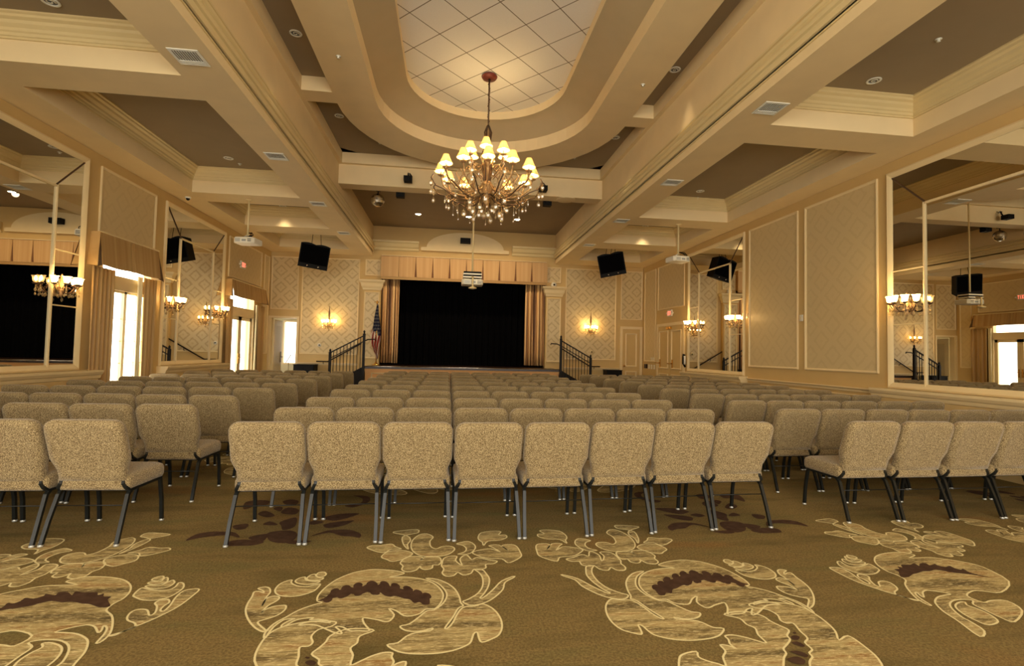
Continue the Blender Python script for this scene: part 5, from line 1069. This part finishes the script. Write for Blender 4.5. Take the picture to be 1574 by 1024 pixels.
# ------------------------------------------------------------------ chairs (metres; local y points to the stage, origin at rear feet)
def rrect(w, z0, z1, r, n=5, pinch=0.0, zp=.56):
    pts = []
    def ww(z): return w/2-(pinch*min(1, max(0, (zp-z)/.08)))
    for cx, cz, a0 in ((1, z1-r, 0), (-1, z1-r, PI/2)):
        for i in range(n+1):
            a = a0+PI/2*i/n; x = cx*(w/2-r)+r*math.cos(a); pts.append((x, cz+r*math.sin(a)))
    zs = [z1-r-(z1-r-z0)*k/9 for k in range(1, 10)]
    left = [(-ww(z), z) for z in zs]; right = [(ww(z), z) for z in reversed(zs)]
    return pts+left+right
def chair_proto():
    t = thing('banquet_chair', 'tan chair', 'chair', (0, 0, 0))
    # back rest
    def yb(z): return .130-(z-.42)*.31
    b = MB(); out = rrect(.512, .418, .872, .07, 6, .032, .585)
    def loop(s, dy, crv=0.018):
        cz = .645; L = []
        for x, z in out:
            X, Z = x*s[0], cz+(z-cz)*s[1]; L.append((X, yb(Z)+dy+crv*(1-(x/.256)**2), Z))
        return L
    b.loft([loop((.80, .80), -.050), loop((.93, .93), -.044), loop((.985, .985), -.030), loop((1, 1), -.008), loop((1, 1), .012), loop((.975, .975), .030), loop((.90, .90), .044), loop((.70, .70), .052)], 'chair_fabric', smooth=True)
    for s, dy, rev in (((.80, .80), -.050, False), ((.70, .70), .052, True)):
        L = loop(s, dy); c = (0, yb(.645)+dy+.018+(-.004 if not rev else .004), .645); n_ = len(L)
        b.add(L+[c], [((i+1) % n_, i, n_) if not rev else (i, (i+1) % n_, n_) for i in range(n_)], 'chair_fabric', True)
    bk = b.build('backrest', parent=t)
    b = MB(); zz = .515; xs = [-.175+.35*i/12 for i in range(13)]
    b.tube([(x, yb(zz)-.051+.018*(1-(x/.245)**2), zz-.004*math.sin(PI*i/12)) for i, x in enumerate(xs)], .003, 'seam', 5)
    for s in (-1, 1): b.tube([(s*.175, yb(zz)-.050+.009, zz), (s*.180, yb(.44)-.046+.009, .44)], .003, 'seam', 5)
    b.build('seam_piping', parent=bk)
    # seat
    b = MB(); L0 = []
    prof = []
    def seat(s, z, yo=0): 
        pts = []; w, y0, y1, r = .245*s, .10+(.245-.245*s), .575-(.245-.245*s), .07
        for cx, cy, a0 in ((w-r, y1-r, 0), (-w+r, y1-r, PI/2), (-w+r*.5, y0+r*.5, PI), (w-r*.5, y0+r*.5, 1.5*PI)):
            rr = r if cy > .3 else r*.5
            for i in range(6):
                a = a0+PI/2*i/5; pts.append((cx+rr*math.cos(a), cy+rr*math.sin(a), z+(-.03*max(0, (cy-.4)/.17)*0)))
        return pts
    b.loft([seat(.90, .352), seat(.97, .358), seat(1, .380), seat(1, .425), seat(.97, .45), seat(.88, .465), seat(.6, .470)], 'chair_fabric', smooth=True, cap=True)
    b.build('seat', parent=t)
    # steel frame
    for s in (-1, 1):
        x = s*.232
        b = MB(); b.sqtube([(x+s*.012, .0, .0), (x+s*.008, .055, .16), (x, .118, .325), (x, .15, .352)], .024, .022, 'dark_metal'); b.lathe([(.016, 0), (.018, .004), (.016, .014)], 'silver_tip', (x+s*.012, .002, .0015), 8); b.build('leg', parent=t)
        b = MB(); b.sqtube([(x, .545, .0), (x, .530, .18), (x, .50, .335), (x, .47, .352)], .024, .022, 'dark_metal'); b.lathe([(.016, 0), (.018, .004), (.016, .014)], 'silver_tip', (x, .545, .0015), 8); b.build('leg', parent=t)
        b = MB(); b.sqtube([(x, .50, .352), (x, .13, .352), (x*.97, .105, .375), (x*.90, .100, .405), (x*.88, .112, .43)], .022, .018, 'dark_metal'); b.build('side_frame', parent=t)
    b = MB(); b.box(-.23, .23, .16, .18, .338, .352, 'dark_metal'); b.build('cross_bar', parent=t)
    b = MB(); b.box(-.23, .23, .45, .47, .338, .352, 'dark_metal'); b.build('cross_bar', parent=t)
    b = MB(); b.tube([(-.238, .088, .255), (.238, .088, .255)], .004, 'dark_metal', 5); b.build('stretcher', parent=t)
    return t
CH = chair_proto(); used = False
ORD2 = ['nearest', 'second', 'third', 'fourth', 'fifth', 'sixth', 'seventh', 'eighth', 'ninth', 'tenth']
def block(nm, x0, x1, cnt, rows):
    global used
    for r, (ya, yb_) in enumerate(rows):
        for i in range(cnt):
            u = (i+.5)/cnt; x = x0+(x1-x0)*u; y = ya+(yb_-ya)*u+.0
            if nm == 'centre' and r == 0: y += -.05*math.sin(PI*u)+.02
            y += random.uniform(-.012, .012); ro = math.atan2(yb_-ya, x1-x0)+random.uniform(-.012, .012)
            if not used: c = CH; used = True
            else: c = copy_tree(CH)
            c.location = (x, y, 0.0032); c.rotation_euler = (0, 0, ro)
            rw = 'row nearest the camera' if r == 0 else '%s row from the camera' % ORD[r]
            c['label'] = 'tan fabric chair, %s from left in the %s seating block, %s' % (ORD[i], nm, rw)
            c['group'] = 'tan banquet chairs in the %s seating block' % nm
block('centre', -1.525, 2.70, 8, [(3.79, 3.93), (4.72, 4.86), (5.74, 5.83), (6.88, 6.82), (7.82, 7.93), (8.95, 9.0), (9.92, 9.98), (11.15, 11.05), (12.3, 12.2), (13.15, 13.15)])
block('right', 3.43, 6.60, 6, [(3.99, 4.08), (4.94, 5.04), (5.86, 6.02), (6.82, 7.03), (7.88, 8.02), (8.85, 9.12), (9.82, 10.05), (10.88, 11.3), (12.0, 12.2), (12.95, 13.2)])
block('left', -5.45, -2.22, 6, [(3.95, 3.86), (4.96, 4.90), (6.02, 5.80), (6.99, 6.95), (8.05, 7.93), (9.22, 9.08), (10.08, 10.15), (11.3, 11.3), (12.5, 12.5)])

# ------------------------------------------------------------------ lights
def portal(loc, rot, sx, sy):
    l = bpy.data.lights.new('portal', 'AREA'); l.shape = 'RECTANGLE'; l.size = sx; l.size_y = sy; l.cycles.is_portal = True; l.energy = 1
    o = bpy.data.objects.new('portal', l); COL.objects.link(o); o.location = loc; o.rotation_euler = rot
rwx = (XL+XR)/2*K
portal((rwx, -4.15, 2.2), (PI/2, 0, 0), 12.4, 5.0)
for a in (W1, W2, W0): portal(rp(XL-.1, (a[0]+a[1])/2, (a[2]+a[3])/2), (0, -PI/2, 0), (a[3]-a[2])*K, (a[1]-a[0])*K)
def spot(x, y, z, e, size=104, col=(1, .80, .54), rad=.09):
    l = bpy.data.lights.new('downlight', 'SPOT'); l.energy = e; l.color = col; l.spot_size = math.radians(size); l.spot_blend = .8; l.shadow_soft_size = rad
    o = bpy.data.objects.new('downlight', l); COL.objects.link(o); o.location = rp(x, y, z)-Vector((0, 0, .03))
for x, y, z in SPOTS: spot(x, y, z, E_DOWN*(.6 if 4.9 < z < 5.2 else 1), 50 if 4.9 < z < 5.2 else 80)
for x in (-3.5, .47, 4.38):
    for y in (.5, -1.8): spot(x, y, 4.36 if x != .47 else 5.3, E_DOWN)  # unseen spots added behind the camera, with no fittings in the ceiling
for x in (-.83, .42, 1.65): spot(x, 12.75, 4.80, E_TRAY, 160, (1, .74, .45), .08)
w = bpy.data.worlds.new('World'); SC.world = w; w.use_nodes = True
bg = w.node_tree.nodes['Background']; bg.inputs[0].default_value = WCOL; bg.inputs[1].default_value = WSTR
# ------------------------------------------------------------------ camera
cam = bpy.data.cameras.new('Camera'); co = bpy.data.objects.new('Camera', cam); COL.objects.link(co); SC.camera = co
yaw, pitch, roll = .1244, .0394, .0218
cy_, sy_, cp, sp_ = math.cos(yaw), math.sin(yaw), math.cos(pitch), math.sin(pitch)
fw = Vector((sy_*cp, cy_*cp, sp_)); ri = Vector((cy_, -sy_, 0)); up = ri.cross(fw)
R_ = math.cos(roll)*ri+math.sin(roll)*up; U_ = -math.sin(roll)*ri+math.cos(roll)*up
co.matrix_world = Matrix(((R_.x, U_.x, -fw.x, 0), (R_.y, U_.y, -fw.y, 0), (R_.z, U_.z, -fw.z, H), (0, 0, 0, 1)))
cam.sensor_width = 36.0; cam.lens = 777.44/1574*36.0; cam.clip_start = .05; cam.clip_end = 100
SC.view_settings.view_transform = 'Standard'; SC.view_settings.look = 'None'; SC.view_settings.gamma = 1.0
SC.view_settings.exposure = EXPO
try: SC.view_settings.use_curve_mapping = False
except Exception: pass
SC.cycles.max_bounces = 10; SC.cycles.diffuse_bounces = 6; SC.cycles.glossy_bounces = 5; SC.cycles.transparent_max_bounces = 12; SC.cycles.transmission_bounces = 4
SC.cycles.sample_clamp_indirect = 6.0; SC.cycles.caustics_reflective = False; SC.cycles.caustics_refractive = False
SC.cycles.use_denoising = True
bpy.context.view_layer.update()
